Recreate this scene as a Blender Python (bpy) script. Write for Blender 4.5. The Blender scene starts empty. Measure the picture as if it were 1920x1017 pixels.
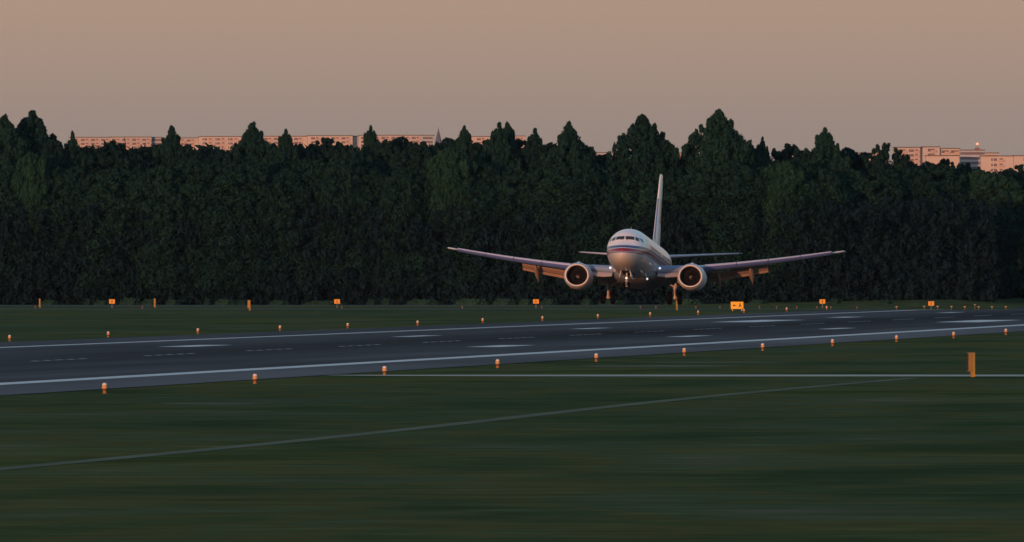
import bpy, math, random
import numpy as np
from mathutils import Vector, Matrix, Euler

R = math.radians
random.seed(7)
scene = bpy.context.scene
COL = scene.collection

# ------------------------------------------------------------------ survey of the place
# camera 6.38 m above the airfield, 544 mm lens looking along +Y; F = focal length in photo pixels
F, H, CX, HY = 29000.0, 6.38, 960.0, 484.0
RA = 0.10783                       # bearing of the runway axis from +Y (radians)
SA, CA = math.sin(RA), math.cos(RA)
S0 = -131.6                        # lateral offset of the runway centreline


def ss(v, a, b):
    t = min(1.0, max(0.0, (v - a) / (b - a)))
    return t * t * (3 - 2 * t)


def terr(x, y):
    z = -ss(x, 38, 60) * 0.0031 * min(200.0, max(0.0, y - 1885)) * (1 - ss(y, 2078, 2106))
    z += ss(y, 2078, 2106) * 0.95 * ss(x, 10, 75) * ss(-(x * CA - y * SA), 157, 161)
    z += 56.7 * ss(y, 3500, 10000)
    return z


def gnd(px, py):                   # surveyed point on the level field
    y = F * H / (py - HY)
    return ((px - CX) / F * y, y)


def run_xy(s, px):                 # point at lateral offset s seen on bearing px
    y = s / ((px - CX) / F * CA - SA)
    return ((px - CX) / F * y, y)


def on_runway(l, t):               # runway frame (lateral from centreline, along) -> world
    s = S0 + l
    return (s * CA + t * SA, -s * SA + t * CA)


# ------------------------------------------------------------------ helpers
class MB:
    def __init__(s):
        s.v, s.f = [], []

    def add(s, vs, fs):
        n = len(s.v)
        s.v += [tuple(p) for p in vs]
        s.f += [tuple(i + n for i in f) for f in fs]
        return s

    def box(s, x0, x1, y0, y1, z0, z1, m=None):
        vs = [(x, y, z) for z in (z0, z1) for y in (y0, y1) for x in (x0, x1)]
        if m is not None:
            vs = [m @ Vector(p) for p in vs]
        return s.add(vs, [(0, 2, 3, 1), (4, 5, 7, 6), (0, 1, 5, 4), (2, 6, 7, 3), (0, 4, 6, 2), (1, 3, 7, 5)])

    def rings(s, rings, closed=True, cap=True):
        n = len(rings[0])
        base = len(s.v)
        for r in rings:
            s.v += [tuple(p) for p in r]
        for i in range(len(rings) - 1):
            for j in range(n if closed else n - 1):
                a = base + i * n + j
                b = base + i * n + (j + 1) % n
                s.f.append((a, b, b + n, a + n))
        if cap:
            s.f.append(tuple(base + j for j in range(n))[::-1])
            s.f.append(tuple(base + (len(rings) - 1) * n + j for j in range(n)))
        return s

    def tube(s, p0, p1, r0, r1=None, n=12, cap=True):
        r1 = r0 if r1 is None else r1
        p0, p1 = Vector(p0), Vector(p1)
        d = (p1 - p0).normalized()
        a = d.orthogonal().normalized()
        b = d.cross(a)
        rr = []
        for p, r in ((p0, r0), (p1, r1)):
            rr.append([p + (a * math.cos(2 * math.pi * k / n) + b * math.sin(2 * math.pi * k / n)) * r for k in range(n)])
        return s.rings(rr, True, cap)

    def lathe(s, prof, n=16, axis='Z', c=(0, 0, 0), sx=1.0, cap=True):
        rr = []
        for r, h in prof:
            ring = []
            for k in range(n):
                a = 2 * math.pi * k / n
                u, w = r * math.cos(a), r * math.sin(a)
                if axis == 'Z':
                    p = (c[0] + u, c[1] + w, c[2] + h)
                elif axis == 'Y':
                    p = (c[0] + u, c[1] + h, c[2] + w)
                else:
                    p = (c[0] + h, c[1] + u, c[2] + w)
                ring.append(p)
            rr.append(ring)
        return s.rings(rr, True, cap)

    def mesh(s, name, mat, smooth=None):
        me = bpy.data.meshes.new(name)
        me.from_pydata(s.v, [], s.f)
        me.materials.append(mat)
        if smooth is not None:
            me.polygons.foreach_set('use_smooth', [True] * len(me.polygons))
            me.set_sharp_from_angle(angle=R(smooth))
        me.update()
        return me

    def build(s, name, mat, parent=None, smooth=None):
        return link(name, s.mesh(name, mat, smooth), parent)


def link(name, data, parent=None):
    o = bpy.data.objects.new(name, data)
    COL.objects.link(o)
    if parent is not None:
        o.parent = parent
    return o


def tag(o, label=None, cat=None, group=None, kind=None):
    if label: o['label'] = label
    if cat: o['category'] = cat
    if group: o['group'] = group
    if kind: o['kind'] = kind
    return o


def empty(name, loc, rz=0.0):
    o = link(name, None)
    o.location = loc
    o.rotation_euler = (0, 0, rz)
    return o


KIDS = {}


def copy_tree(o, parent=None):
    c = o.copy()
    COL.objects.link(c)
    if parent is not None:
        c.parent = parent
    for ch in [q for q in ALL_CH.get(o.name, [])]:
        copy_tree(ch, c)
    return c


ALL_CH = {}


def register(o):
    ALL_CH.clear()
    for q in bpy.data.objects:
        if q.parent is not None:
            ALL_CH.setdefault(q.parent.name, []).append(q)


ORD = ['first', 'second', 'third', 'fourth', 'fifth', 'sixth', 'seventh', 'eighth', 'ninth', 'tenth', 'eleventh',
       'twelfth', 'thirteenth', 'fourteenth', 'fifteenth', 'sixteenth', 'seventeenth', 'eighteenth', 'nineteenth',
       'twentieth', 'twenty-first', 'twenty-second', 'twenty-third', 'twenty-fourth', 'twenty-fifth', 'twenty-sixth',
       'twenty-seventh', 'twenty-eighth', 'twenty-ninth', 'thirtieth', 'thirty-first', 'thirty-second', 'thirty-third',
       'thirty-fourth', 'thirty-fifth', 'thirty-sixth', 'thirty-seventh', 'thirty-eighth', 'thirty-ninth', 'fortieth',
       'forty-first', 'forty-second', 'forty-third', 'forty-fourth']


# ------------------------------------------------------------------ materials
def new_mat(name):
    m = bpy.data.materials.new(name)
    m.use_nodes = True
    nt = m.node_tree
    return m, nt, nt.nodes['Principled BSDF']


def setp(b, **k):
    for a, v in k.items():
        b.inputs[a.replace('_', ' ')].default_value = v


def N(nt, t, **k):
    n = nt.nodes.new(t)
    for a, v in k.items():
        setattr(n, a, v)
    return n


def noise(nt, scale, detail=4, rough=0.6, coord='Object', stretch=(1, 1, 1), w=0.0, rot=0.0):
    tc = N(nt, 'ShaderNodeTexCoord')
    mp = N(nt, 'ShaderNodeMapping')
    mp.inputs['Scale'].default_value = stretch
    mp.inputs['Location'].default_value = (w, w * 1.7, 0)
    if rot:
        m0 = N(nt, 'ShaderNodeMapping')
        m0.inputs['Rotation'].default_value = (0, 0, rot)
        nt.links.new(tc.outputs[coord], m0.inputs['Vector'])
        nt.links.new(m0.outputs[0], mp.inputs['Vector'])
    if not rot: nt.links.new(tc.outputs[coord], mp.inputs['Vector'])
    no = N(nt, 'ShaderNodeTexNoise')
    no.inputs['Scale'].default_value = scale
    no.inputs['Detail'].default_value = detail
    no.inputs['Roughness'].default_value = rough
    nt.links.new(mp.outputs[0], no.inputs['Vector'])
    return no.outputs['Fac']


def ramp(nt, fac, stops):
    r = N(nt, 'ShaderNodeValToRGB')
    e = r.color_ramp.elements
    while len(e) < len(stops): e.new(0.5)
    for q, (p, c) in zip(e, stops):
        q.position = p
        q.color = tuple(c) + (1,) if len(c) == 3 else c
    nt.links.new(fac, r.inputs['Fac'])
    return r.outputs['Color']


def mixc(nt, fac, a, b, mode='MIX'):
    m = N(nt, 'ShaderNodeMix', data_type='RGBA', blend_type=mode)
    for sock, v in ((m.inputs['Factor'], fac), (m.inputs[6], a), (m.inputs[7], b)):
        if hasattr(v, 'links') or isinstance(v, bpy.types.NodeSocket):
            nt.links.new(v, sock)
        elif isinstance(v, (tuple, list)):
            sock.default_value = tuple(v) + (1,) if len(v) == 3 else v
        else:
            sock.default_value = v
    return m.outputs[2]


def math_n(nt, op, a, b=None, c=None):
    m = N(nt, 'ShaderNodeMath', operation=op)
    for i, v in enumerate((a, b, c)):
        if v is None: continue
        if isinstance(v, bpy.types.NodeSocket): nt.links.new(v, m.inputs[i])
        else: m.inputs[i].default_value = v
    return m.outputs[0]


def simple(name, col, rough=0.6, metal=0.0, var=0.15, scale=3.0, coat=0.0, emit=None, es=0.0, spec=0.5):
    m, nt, b = new_mat(name)
    lo = tuple(c * (1 - var) for c in col)
    hi = tuple(min(1, c * (1 + var)) for c in col)
    c = ramp(nt, noise(nt, scale, 5), [(0.3, lo), (0.7, hi)])
    nt.links.new(c, b.inputs['Base Color'])
    rr = ramp(nt, noise(nt, scale * 2.3, 3, w=4.0), [(0.3, (rough * 0.85,) * 3), (0.7, (min(1, rough * 1.15),) * 3)])
    nt.links.new(rr, b.inputs['Roughness'])
    setp(b, Metallic=metal)
    b.inputs['Specular IOR Level'].default_value = spec
    if coat: setp(b, Coat_Weight=coat)
    if emit:
        b.inputs['Emission Color'].default_value = tuple(emit) + (1,)
        b.inputs['Emission Strength'].default_value = es
    return m


M = {}
# grass field: mown patches, dry streaks, bare soil
m, nt, b = new_mat('grass_field')
big = noise(nt, 0.022, 3, 0.5, stretch=(1, 0.35, 1), rot=RA)
mid = noise(nt, 0.085, 4, 0.55, w=31.0, stretch=(1, 0.34, 1), rot=RA)
fine = noise(nt, 0.30, 6, 0.68, w=77.0, stretch=(0.6, 1, 1), rot=0.02)
c1 = ramp(nt, mid, [(0.34, (0.053, 0.077, 0.032)), (0.43, (0.070, 0.096, 0.040)), (0.50, (0.103, 0.106, 0.041)), (0.56, (0.080, 0.106, 0.048)), (0.66, (0.098, 0.114, 0.060)), (0.74, (0.130, 0.138, 0.082))])
c2 = ramp(nt, big, [(0.38, (0.84, 0.95, 0.98)), (0.5, (1.04, 1.02, 1.0)), (0.62, (1.22, 1.10, 0.94))])
c3 = ramp(nt, fine, [(0.30, (0.68, 0.70, 0.68)), (0.5, (1.0, 1.0, 1.0)), (0.62, (1.18, 1.18, 1.2)), (0.74, (2.0, 1.95, 2.0))])
c = mixc(nt, 1.0, c1, c2, 'MULTIPLY')
c = mixc(nt, 1.0, c, c3, 'MULTIPLY')
nt.links.new(c, b.inputs['Base Color'])
setp(b, Roughness=0.95)
b.inputs['Specular IOR Level'].default_value = 0.0
M['grass'] = m

# runway asphalt with grooves, patches and rubber deposits in the touchdown zone (object frame: x lateral, y along)
m, nt, b = new_mat('runway_asphalt')
tc = N(nt, 'ShaderNodeTexCoord')
sp = N(nt, 'ShaderNodeSeparateXYZ')
nt.links.new(tc.outputs['Object'], sp.inputs[0])
x_, y_ = sp.outputs['X'], sp.outputs['Y']
streak = noise(nt, 1.0, 5, 0.6, stretch=(0.22, 0.004, 1))
patch = noise(nt, 1.0, 3, 0.5, stretch=(0.05, 0.012, 1), w=9.0)
base = ramp(nt, patch, [(0.3, (0.066, 0.069, 0.072)), (0.7, (0.098, 0.102, 0.105))])
st = ramp(nt, streak, [(0.3, (0.70, 0.70, 0.72)), (0.7, (1.32, 1.32, 1.30))])
base = mixc(nt, 1.0, base, st, 'MULTIPLY')
base = mixc(nt, math_n(nt, 'MULTIPLY', math_n(nt, 'GREATER_THAN', x_, 23.1), patch), base, (0.20, 0.205, 0.20))
g = math_n(nt, 'MULTIPLY', x_, 0.105)
g = math_n(nt, 'MULTIPLY', g, g)
g = math_n(nt, 'EXPONENT', math_n(nt, 'MULTIPLY', g, -1.0))
amp = N(nt, 'ShaderNodeMapRange')
nt.links.new(y_, amp.inputs['Value'])
for i, v in enumerate((900, 1300, 0.6, 1.0)): amp.inputs[i + 1].default_value = v
g = math_n(nt, 'MULTIPLY', g, amp.outputs[0])
wob = ramp(nt, noise(nt, 1.0, 4, 0.6, stretch=(0.9, 0.01, 1), w=3.0), [(0.25, (0.6,) * 3), (0.7, (1.1,) * 3)])
g = math_n(nt, 'MULTIPLY', g, wob)
base = mixc(nt, g, base, (0.020, 0.023, 0.028))
nt.links.new(base, b.inputs['Base Color'])
setp(b, Roughness=0.9)
b.inputs['Specular IOR Level'].default_value = 0.02
M['runway'] = m

M['paint_white'] = simple('worn_white_marking', (0.74, 0.77, 0.72), 0.9, var=0.16, scale=0.4, spec=0.0)
M['paint_faint'] = simple('faded_centre_marking', (0.74, 0.76, 0.74), 0.9, var=0.1, scale=0.4, spec=0.0)
M['concrete'] = simple('pale_concrete', (0.52, 0.51, 0.42), 0.9, var=0.14, scale=0.05, spec=0.0)
M['tarmac'] = simple('old_taxiway_tarmac', (0.14, 0.145, 0.13), 0.9, var=0.15, scale=0.05, spec=0.0)
M['track'] = simple('worn_track', (0.165, 0.185, 0.125), 0.95, var=0.2, scale=0.05, spec=0.0)
M['drygrass'] = simple('dry_grass_patch', (0.155, 0.165, 0.11), 0.95, var=0.2, scale=0.1, spec=0.0)


def leaf_mat(name, lo, hi, tr=0.15):
    m, nt, b = new_mat(name)
    oi = N(nt, 'ShaderNodeObjectInfo')
    n1 = noise(nt, 0.30, 4, 0.6, stretch=(1, 1, 0.35))
    c = ramp(nt, n1, [(0.3, lo), (0.72, hi)])
    v = ramp(nt, oi.outputs['Random'], [(0.0, (0.82, 0.86, 0.92)), (0.5, (0.97, 0.97, 0.97)), (1.0, (1.12, 1.12, 1.04))])
    c = mixc(nt, 1.0, c, v, 'MULTIPLY')
    n2 = noise(nt, 5.0, 2, 0.5, w=5.0)
    c = mixc(nt, 1.0, c, ramp(nt, n2, [(0.35, (0.88, 0.88, 0.88)), (0.7, (1.12, 1.12, 1.12))]), 'MULTIPLY')
    nt.links.new(c, b.inputs['Base Color'])
    setp(b, Roughness=0.75)
    b.inputs['Specular IOR Level'].default_value = 0.0
    return m


M['leaf'] = leaf_mat('broadleaf_foliage', (0.009, 0.031, 0.028), (0.017, 0.051, 0.041))
M['leaf_dark'] = leaf_mat('dark_foliage', (0.009, 0.027, 0.028), (0.014, 0.041, 0.037))
M['leaf_pale'] = leaf_mat('pale_foliage', (0.013, 0.043, 0.033), (0.026, 0.076, 0.048))
M['under'] = leaf_mat('undergrowth_shade_foliage', (0.007, 0.019, 0.024), (0.009, 0.024, 0.029))  # leaf colour darkened to stand for the shade low in the wood
M['bush'] = leaf_mat('bush_foliage', (0.022, 0.06, 0.05), (0.032, 0.085, 0.065))
M['bark'] = simple('bark', (0.012, 0.016, 0.018), 0.9, var=0.4, scale=2.0)

# fuselage livery: white, blue and red cheatline at constant height
m, nt, b = new_mat('airliner_livery')
tc = N(nt, 'ShaderNodeTexCoord')
sp = N(nt, 'ShaderNodeSeparateXYZ')
nt.links.new(tc.outputs['Object'], sp.inputs[0])
z_, yy = sp.outputs['Z'], sp.outputs['Y']


def band(lo, hi):
    a = math_n(nt, 'GREATER_THAN', z_, lo)
    c = math_n(nt, 'LESS_THAN', z_, hi)
    return math_n(nt, 'MULTIPLY', a, c)


dirt = ramp(nt, noise(nt, 0.8, 5, 0.6, stretch=(1, 0.3, 1)), [(0.3, (0.80, 0.79, 0.76)), (0.7, (0.88, 0.87, 0.84))])
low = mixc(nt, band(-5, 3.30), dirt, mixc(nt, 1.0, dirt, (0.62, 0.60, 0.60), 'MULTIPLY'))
# panel seams round the hull
fr = math_n(nt, 'FRACT', math_n(nt, 'MULTIPLY', yy, 0.42))
seam = math_n(nt, 'LESS_THAN', fr, 0.012)
col = mixc(nt, math_n(nt, 'MULTIPLY', seam, 0.35), low, (0.3, 0.3, 0.32))
col = mixc(nt, band(3.66, 3.90), col, (0.028, 0.045, 0.17))
col = mixc(nt, band(3.32, 3.62), col, (0.22, 0.015, 0.022))
col = mixc(nt, band(3.21, 3.30), col, (0.03, 0.045, 0.16))
nt.links.new(col, b.inputs['Base Color'])
setp(b, Roughness=0.32, Coat_Weight=0.3)
M['livery'] = m

# fin livery: white with a blue band running down it
m, nt, b = new_mat('fin_livery')
tc = N(nt, 'ShaderNodeTexCoord')
sp = N(nt, 'ShaderNodeSeparateXYZ')
nt.links.new(tc.outputs['Object'], sp.inputs[0])
u = math_n(nt, 'SUBTRACT', sp.outputs['Y'], math_n(nt, 'MULTIPLY', sp.outputs['Z'], 0.72))
a = math_n(nt, 'MULTIPLY', math_n(nt, 'GREATER_THAN', u, 5.05), math_n(nt, 'LESS_THAN', u, 5.6))
hgt = math_n(nt, 'MULTIPLY', math_n(nt, 'GREATER_THAN', sp.outputs['Z'], 6.2), math_n(nt, 'LESS_THAN', sp.outputs['Z'], 10.1))
w = ramp(nt, noise(nt, 0.9, 4), [(0.3, (0.82, 0.81, 0.76)), (0.7, (0.90, 0.89, 0.84))])
col = mixc(nt, math_n(nt, 'MULTIPLY', a, hgt), w, (0.14, 0.24, 0.46))
h2 = math_n(nt, 'MULTIPLY', math_n(nt, 'GREATER_THAN', sp.outputs['Z'], 7.9), math_n(nt, 'LESS_THAN', sp.outputs['Z'], 10.1))
a2 = math_n(nt, 'MULTIPLY', math_n(nt, 'GREATER_THAN', u, 6.3), math_n(nt, 'LESS_THAN', u, 8.4))
col = mixc(nt, math_n(nt, 'MULTIPLY', a2, h2), col, (0.60, 0.40, 0.27))
nt.links.new(col, b.inputs['Base Color'])
setp(b, Roughness=0.35, Coat_Weight=0.2)
M['fin'] = m

M['wing'] = simple('wing_grey_paint', (0.42, 0.43, 0.46), 0.4, var=0.08, scale=1.2)
M['slat'] = simple('slat_metal', (0.50, 0.51, 0.62), 0.4, metal=0.2, var=0.02, scale=0.5)
M['slat_sky_tint'] = simple('slat_lower_sky_tint', (0.09, 0.14, 0.36), 0.45, var=0.02, scale=0.5)  # blue tint of the lower slat faces stands in for skylight
M['root_edge'] = simple('inboard_leading_edge', (0.20, 0.28, 0.42), 0.4, var=0.03, scale=0.8)
M['krueger'] = simple('krueger_pale', (0.40, 0.36, 0.36), 0.5, var=0.05, scale=1.0)
M['bay'] = simple('gear_bay_dark', (0.02, 0.016, 0.015), 0.8, var=0.2, scale=3.0)
M['belly'] = simple('belly_grey', (0.15, 0.155, 0.16), 0.5, var=0.1, scale=1.0)
M['flap'] = simple('flap_grey', (0.36, 0.25, 0.20), 0.6, var=0.06, scale=2.0)
M['white'] = simple('white_gloss_paint', (0.72, 0.72, 0.72), 0.35, var=0.05, scale=2.0)
M['nacelle'] = simple('nacelle_paint', (0.62, 0.64, 0.66), 0.38, var=0.04, scale=1.5)
M['lip'] = simple('polished_lip', (0.62, 0.59, 0.57), 0.45, metal=0.4, var=0.02, scale=1.0)
M['duct'] = simple('inlet_duct', (0.05, 0.045, 0.05), 0.5, var=0.1, scale=4.0)
M['fan'] = simple('fan_titanium', (0.012, 0.012, 0.015), 0.5, metal=0.2, var=0.2, scale=6.0)
M['spinner'] = simple('spinner_grey', (0.09, 0.085, 0.09), 0.4, var=0.1, scale=8.0)
M['glass'] = simple('cockpit_glass', (0.03, 0.028, 0.032), 0.12, var=0.1, scale=4.0)
M['cabglass'] = simple('cabin_window_glass', (0.02, 0.018, 0.02), 0.25, var=0.1, scale=4.0)
M['seam'] = simple('door_outline', (0.40, 0.41, 0.43), 0.5, var=0.1, scale=4.0)
M['gear'] = simple('gear_leg_paint', (0.36, 0.32, 0.32), 0.4, var=0.15, scale=9.0)
M['gear_dark'] = simple('gear_dark_parts', (0.16, 0.13, 0.12), 0.5, var=0.25, scale=9.0)
M['rubber'] = simple('tyre_rubber', (0.002, 0.002, 0.004), 0.9, var=0.15, scale=10.0, spec=0.1)
M['hub'] = simple('wheel_hub', (0.07, 0.07, 0.075), 0.5, metal=0.2, var=0.15, scale=10.0)
M['lamp'] = simple('landing_lamp', (0.9, 0.9, 0.9), 0.2, var=0.0, emit=(1.0, 0.95, 0.95), es=0.75)
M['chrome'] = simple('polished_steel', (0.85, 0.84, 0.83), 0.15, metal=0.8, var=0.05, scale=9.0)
M['orange'] = simple('sign_orange', (0.70, 0.30, 0.010), 0.5, var=0.12, scale=4.0)
M['dull_yellow'] = simple('sign_dull_yellow', (0.55, 0.32, 0.02), 0.5, var=0.08, scale=4.0)
M['amber'] = simple('weathered_amber', (0.42, 0.20, 0.008), 0.6, var=0.12, scale=4.0)
M['yellow'] = simple('sign_yellow', (0.90, 0.46, 0.012), 0.5, var=0.08, scale=4.0)
M['olive'] = simple('sign_edge_olive', (0.26, 0.20, 0.05), 0.6, var=0.15, scale=4.0)
M['black'] = simple('sign_black', (0.012, 0.008, 0.008), 0.6, var=0.1, scale=4.0)
M['lamp_orange'] = simple('light_body_orange', (0.34, 0.13, 0.03), 0.55, var=0.15, scale=15.0)
M['lamp_peach'] = simple('light_upper_peach', (0.56, 0.30, 0.12), 0.5, var=0.1, scale=15.0)
M['lamp_dark'] = simple('light_collar_brown', (0.10, 0.03, 0.012), 0.6, var=0.1, scale=15.0)
M['lamp_glass'] = simple('light_glass_white', (0.72, 0.66, 0.58), 0.25, var=0.05, scale=15.0)
M['marker_red'] = simple('marker_red', (0.26, 0.08, 0.06), 0.6, var=0.15, scale=15.0)
M['marker_yellow'] = simple('marker_yellow', (0.50, 0.32, 0.09), 0.5, var=0.15, scale=15.0)
M['steel'] = simple('grey_steel', (0.22, 0.23, 0.23), 0.5, metal=0.3, var=0.15, scale=9.0)
M['b_pink'] = simple('render_pink', (0.46, 0.41, 0.38), 0.9, var=0.06, scale=0.05)
M['b_orange'] = simple('render_apricot', (0.50, 0.42, 0.37), 0.9, var=0.06, scale=0.05)
M['b_grey_shade'] = simple('render_grey_shade', (0.36, 0.40, 0.46), 0.9, var=0.08, scale=0.05)  # paints shade on walls turned from the sun; also the plain grey block
M['b_roof'] = simple('bitumen_roof', (0.12, 0.10, 0.10), 0.9, var=0.1, scale=0.1)
M['b_win'] = simple('block_window', (0.13, 0.09, 0.10), 0.6, var=0.2, scale=0.1)
M['b_balc'] = simple('balcony_panel', (0.46, 0.32, 0.29), 0.8, var=0.08, scale=0.1)
M['slate'] = simple('spire_slate', (0.09, 0.10, 0.135), 0.6, var=0.15, scale=0.6)
M['brick'] = simple('church_brick', (0.25, 0.13, 0.10), 0.9, var=0.2, scale=0.8)
M['beacon'] = simple('beacon_red', (0.6, 0.15, 0.1), 0.4, var=0.0, emit=(1.0, 0.32, 0.16), es=1.6)

# ------------------------------------------------------------------ ground
xs = sorted(set([-9000, -5000, -3000, -1500, -800, -500, -350] + list(range(-250, 251, 10)) + [350, 500, 800, 1500, 3000, 5000, 9000]))
ys = sorted(set([-2000, -600, -200] + list(range(0, 1800, 60)) + list(range(1800, 2220, 10)) + list(range(2240, 3600, 120)) + list(range(3600, 10200, 300)) + [10600, 11500, 13000, 16000, 20000]))
g = MB()
g.v = [(x, y, terr(x, y)) for y in ys for x in xs]
nx = len(xs)
g.f = [(j * nx + i, j * nx + i + 1, (j + 1) * nx + i + 1, (j + 1) * nx + i) for j in range(len(ys) - 1) for i in range(nx - 1)]
tag(g.build('grass_ground', M['grass'], smooth=60), 'dark mown airfield grass stretching under everything', None, None, 'structure')


def rw_obj(name, mat, lift, kind='structure', label=None, quads=()):
    """sheet laid in the runway frame; quads = list of (l0, l1, t0, t1)"""
    mb = MB()
    for (l0, l1, t0, t1) in quads:
        nl = max(1, int(abs(l1 - l0) / 8))
        ntt = max(1, int((t1 - t0) / 12))
        vs = []
        for j in range(ntt + 1):
            for i in range(nl + 1):
                l = l0 + (l1 - l0) * i / nl
                t = t0 + (t1 - t0) * j / ntt
                wx, wy = on_runway(l, t)
                vs.append((l, t, terr(wx, wy) + lift))
        fs = [(j * (nl + 1) + i, j * (nl + 1) + i + 1, (j + 1) * (nl + 1) + i + 1, (j + 1) * (nl + 1) + i) for j in range(ntt) for i in range(nl)]
        mb.add(vs, fs)
    o = mb.build(name, mat)
    o.location = (S0 * CA, -S0 * SA, 0)
    o.rotation_euler = (0, 0, -RA)
    return tag(o, label, None, None, kind)


rw_obj('runway', M['runway'], 0.03, label='dark asphalt runway crossing the picture under the landing airliner', quads=[(-32.0, 31.2, 250, 1900), (-25.5, 31.2, 1900, 2900)])
rw_obj('near_edge_stripe', M['paint_white'], 0.04, label='continuous white stripe along the near runway edge', quads=[(21.2, 23.1, 250, 2900)])
rw_obj('far_edge_stripe', M['paint_white'], 0.04, label='continuous white stripe along the far runway edge', quads=[(-22.9, -21.6, 250, 2900)])
dash = []
t0 = 941.5
for k in range(-8, 22):
    for q in range(5):
        a = t0 + k * 53.1 + q * 5.4
        dash.append((-0.19, 0.19, a, a + 3.0))
rw_obj('centreline_marking', M['paint_faint'], 0.04, label='broken centreline dashes down the middle of the runway', quads=dash)


def tdz(px, py):
    x, y = gnd(px, py)
    return x * SA + y * CA


tz = []
for t, w, ln in ((tdz(657, 650), 2.5, 24), (tdz(1030, 631.5), 1.7, 23), (tdz(1340, 617), 1.6, 23), (tdz(1630, 603), 4.4, 56), (tdz(1810, 595.8), 2.3, 24), (tdz(1980, 587), 1.6, 24)):
    for c in (-11.2, 11.0):
        tz.append((c - w / 2, c + w / 2, t - ln / 2, t + ln / 2))
rw_obj('touchdown_marking', M['paint_white'], 0.04, label='pairs of pale touchdown bars painted either side of the centreline', quads=tz)


def strip(name, mat, pts, half, lift, label):
    """ribbon on the ground along world points, half-width in metres"""
    mb = MB()
    vs, n = [], len(pts)
    for i, (x, y) in enumerate(pts):
        a, c = pts[max(0, i - 1)], pts[min(n - 1, i + 1)]
        dx, dy = c[0] - a[0], c[1] - a[1]
        L = math.hypot(dx, dy)
        h = half[i] if isinstance(half, (list, tuple)) else half
        for s in (-1, 1):
            px, py = x - dy / L * h * s, y + dx / L * h * s
            vs.append((px, py, terr(px, py) + lift))
    mb.add(vs, [(2 * i, 2 * i + 1, 2 * i + 3, 2 * i + 2) for i in range(n - 1)])
    return tag(mb.build(name, mat), label, None, None, 'structure')


# pale concrete strip leaving the near runway edge to the right
yc = F * H / (705.0 - HY - 0.3)
strip('concrete_path', M['concrete'], [(-10.6, yc + 3), (-6, yc + 1.0), (0, yc)] + [(x, yc) for x in range(5, 130, 5)], [0.6, 3.5, 5.0] + [6.2] * 25, 0.012,
      'pale concrete strip running level across the near grass')
a, c = gnd(-40, 884), gnd(1700, 709)
pts = []
for k in range(31):
    u = k / 30
    pts.append((a[0] + (c[0] - a[0]) * u + 0.6 * math.sin(u * 7), a[1] + (c[1] - a[1]) * u))
strip('worn_track', M['track'], pts, 0.48, 0.012, 'thin worn track slanting across the near grass')
strip('far_taxiway', M['tarmac'], [(x, 1922) for x in range(-400, 46, 10)], 14, 0.02, 'far taxiway, a grey line across the grass')
strip('forest_road', M['tarmac'], [(x, 2066) for x in range(-400, 26, 10)], 20, 0.016, 'grey perimeter road at the foot of the forest')


def blob(name, px, py, wpx, hpx, label, seed):
    rnd = random.Random(seed)
    x, y = gnd(px, py)
    hw = wpx / F * y / 2
    hl = hpx * y * y / (F * H) / 2
    n = 28
    mb = MB()
    vs = [(x, y, terr(x, y) + 0.01)]
    for k in range(n):
        an = 2 * math.pi * k / n
        r = 0.75 + 0.35 * rnd.random()
        vs.append((x + hw * r * math.cos(an), y + hl * r * math.sin(an), terr(x, y) + 0.01))
    mb.add(vs, [(0, 1 + k, 1 + (k + 1) % n) for k in range(n)])
    tag(mb.build(name, M['drygrass']), label, None, None, 'structure')


blob('dry_patch', 1230, 687, 330, 4, 'pale dry streak in the grass before the concrete strip', 1)
blob('dry_patch', 1330, 680, 300, 2.4, 'pale dry streak nearer the runway on the right', 2)
blob('dry_patch', 395, 757, 200, 2.4, 'pale dry streak in the left foreground grass', 3)


# ------------------------------------------------------------------ airliner (local: +X viewer's right, +Y aft, Z up; origin between the main wheels at tyre bottom)
YG, ZL = 16.7, 3.80
ST = [  # station, halfwidth, top, bottom, widest height (relative to cabin centre)
    (0.0, 0.02, -0.68, -0.72, -0.70), (0.06, 0.20, -0.50, -0.90, -0.70), (0.25, 0.44, -0.29, -1.13, -0.69),
    (0.6, 0.71, -0.06, -1.36, -0.66), (1.1, 0.98, 0.16, -1.56, -0.60), (1.7, 1.21, 0.42, -1.72, -0.50),
    (2.2, 1.36, 0.78, -1.82, -0.42), (2.8, 1.50, 1.17, -1.90, -0.32), (3.6, 1.65, 1.50, -1.99, -0.20),
    (4.6, 1.78, 1.72, -2.06, -0.10), (5.8, 1.86, 1.85, -2.11, -0.03), (7.2, 1.88, 1.88, -2.13, 0.0),
    (14.0, 1.88, 1.88, -2.13, 0.0), (20.5, 1.88, 1.88, -2.13, 0.0), (22.0, 1.88, 1.88, -2.05, 0.02),
    (24.0, 1.82, 1.87, -1.58, 0.12), (26.0, 1.64, 1.84, -0.98, 0.30), (28.0, 1.32, 1.77, -0.30, 0.58),
    (30.0, 0.90, 1.62, 0.38, 0.92), (31.4, 0.52, 1.42, 0.80, 1.08), (32.2, 0.18, 1.24, 0.98, 1.11)]
SX = [s[0] for s in ST]


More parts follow.
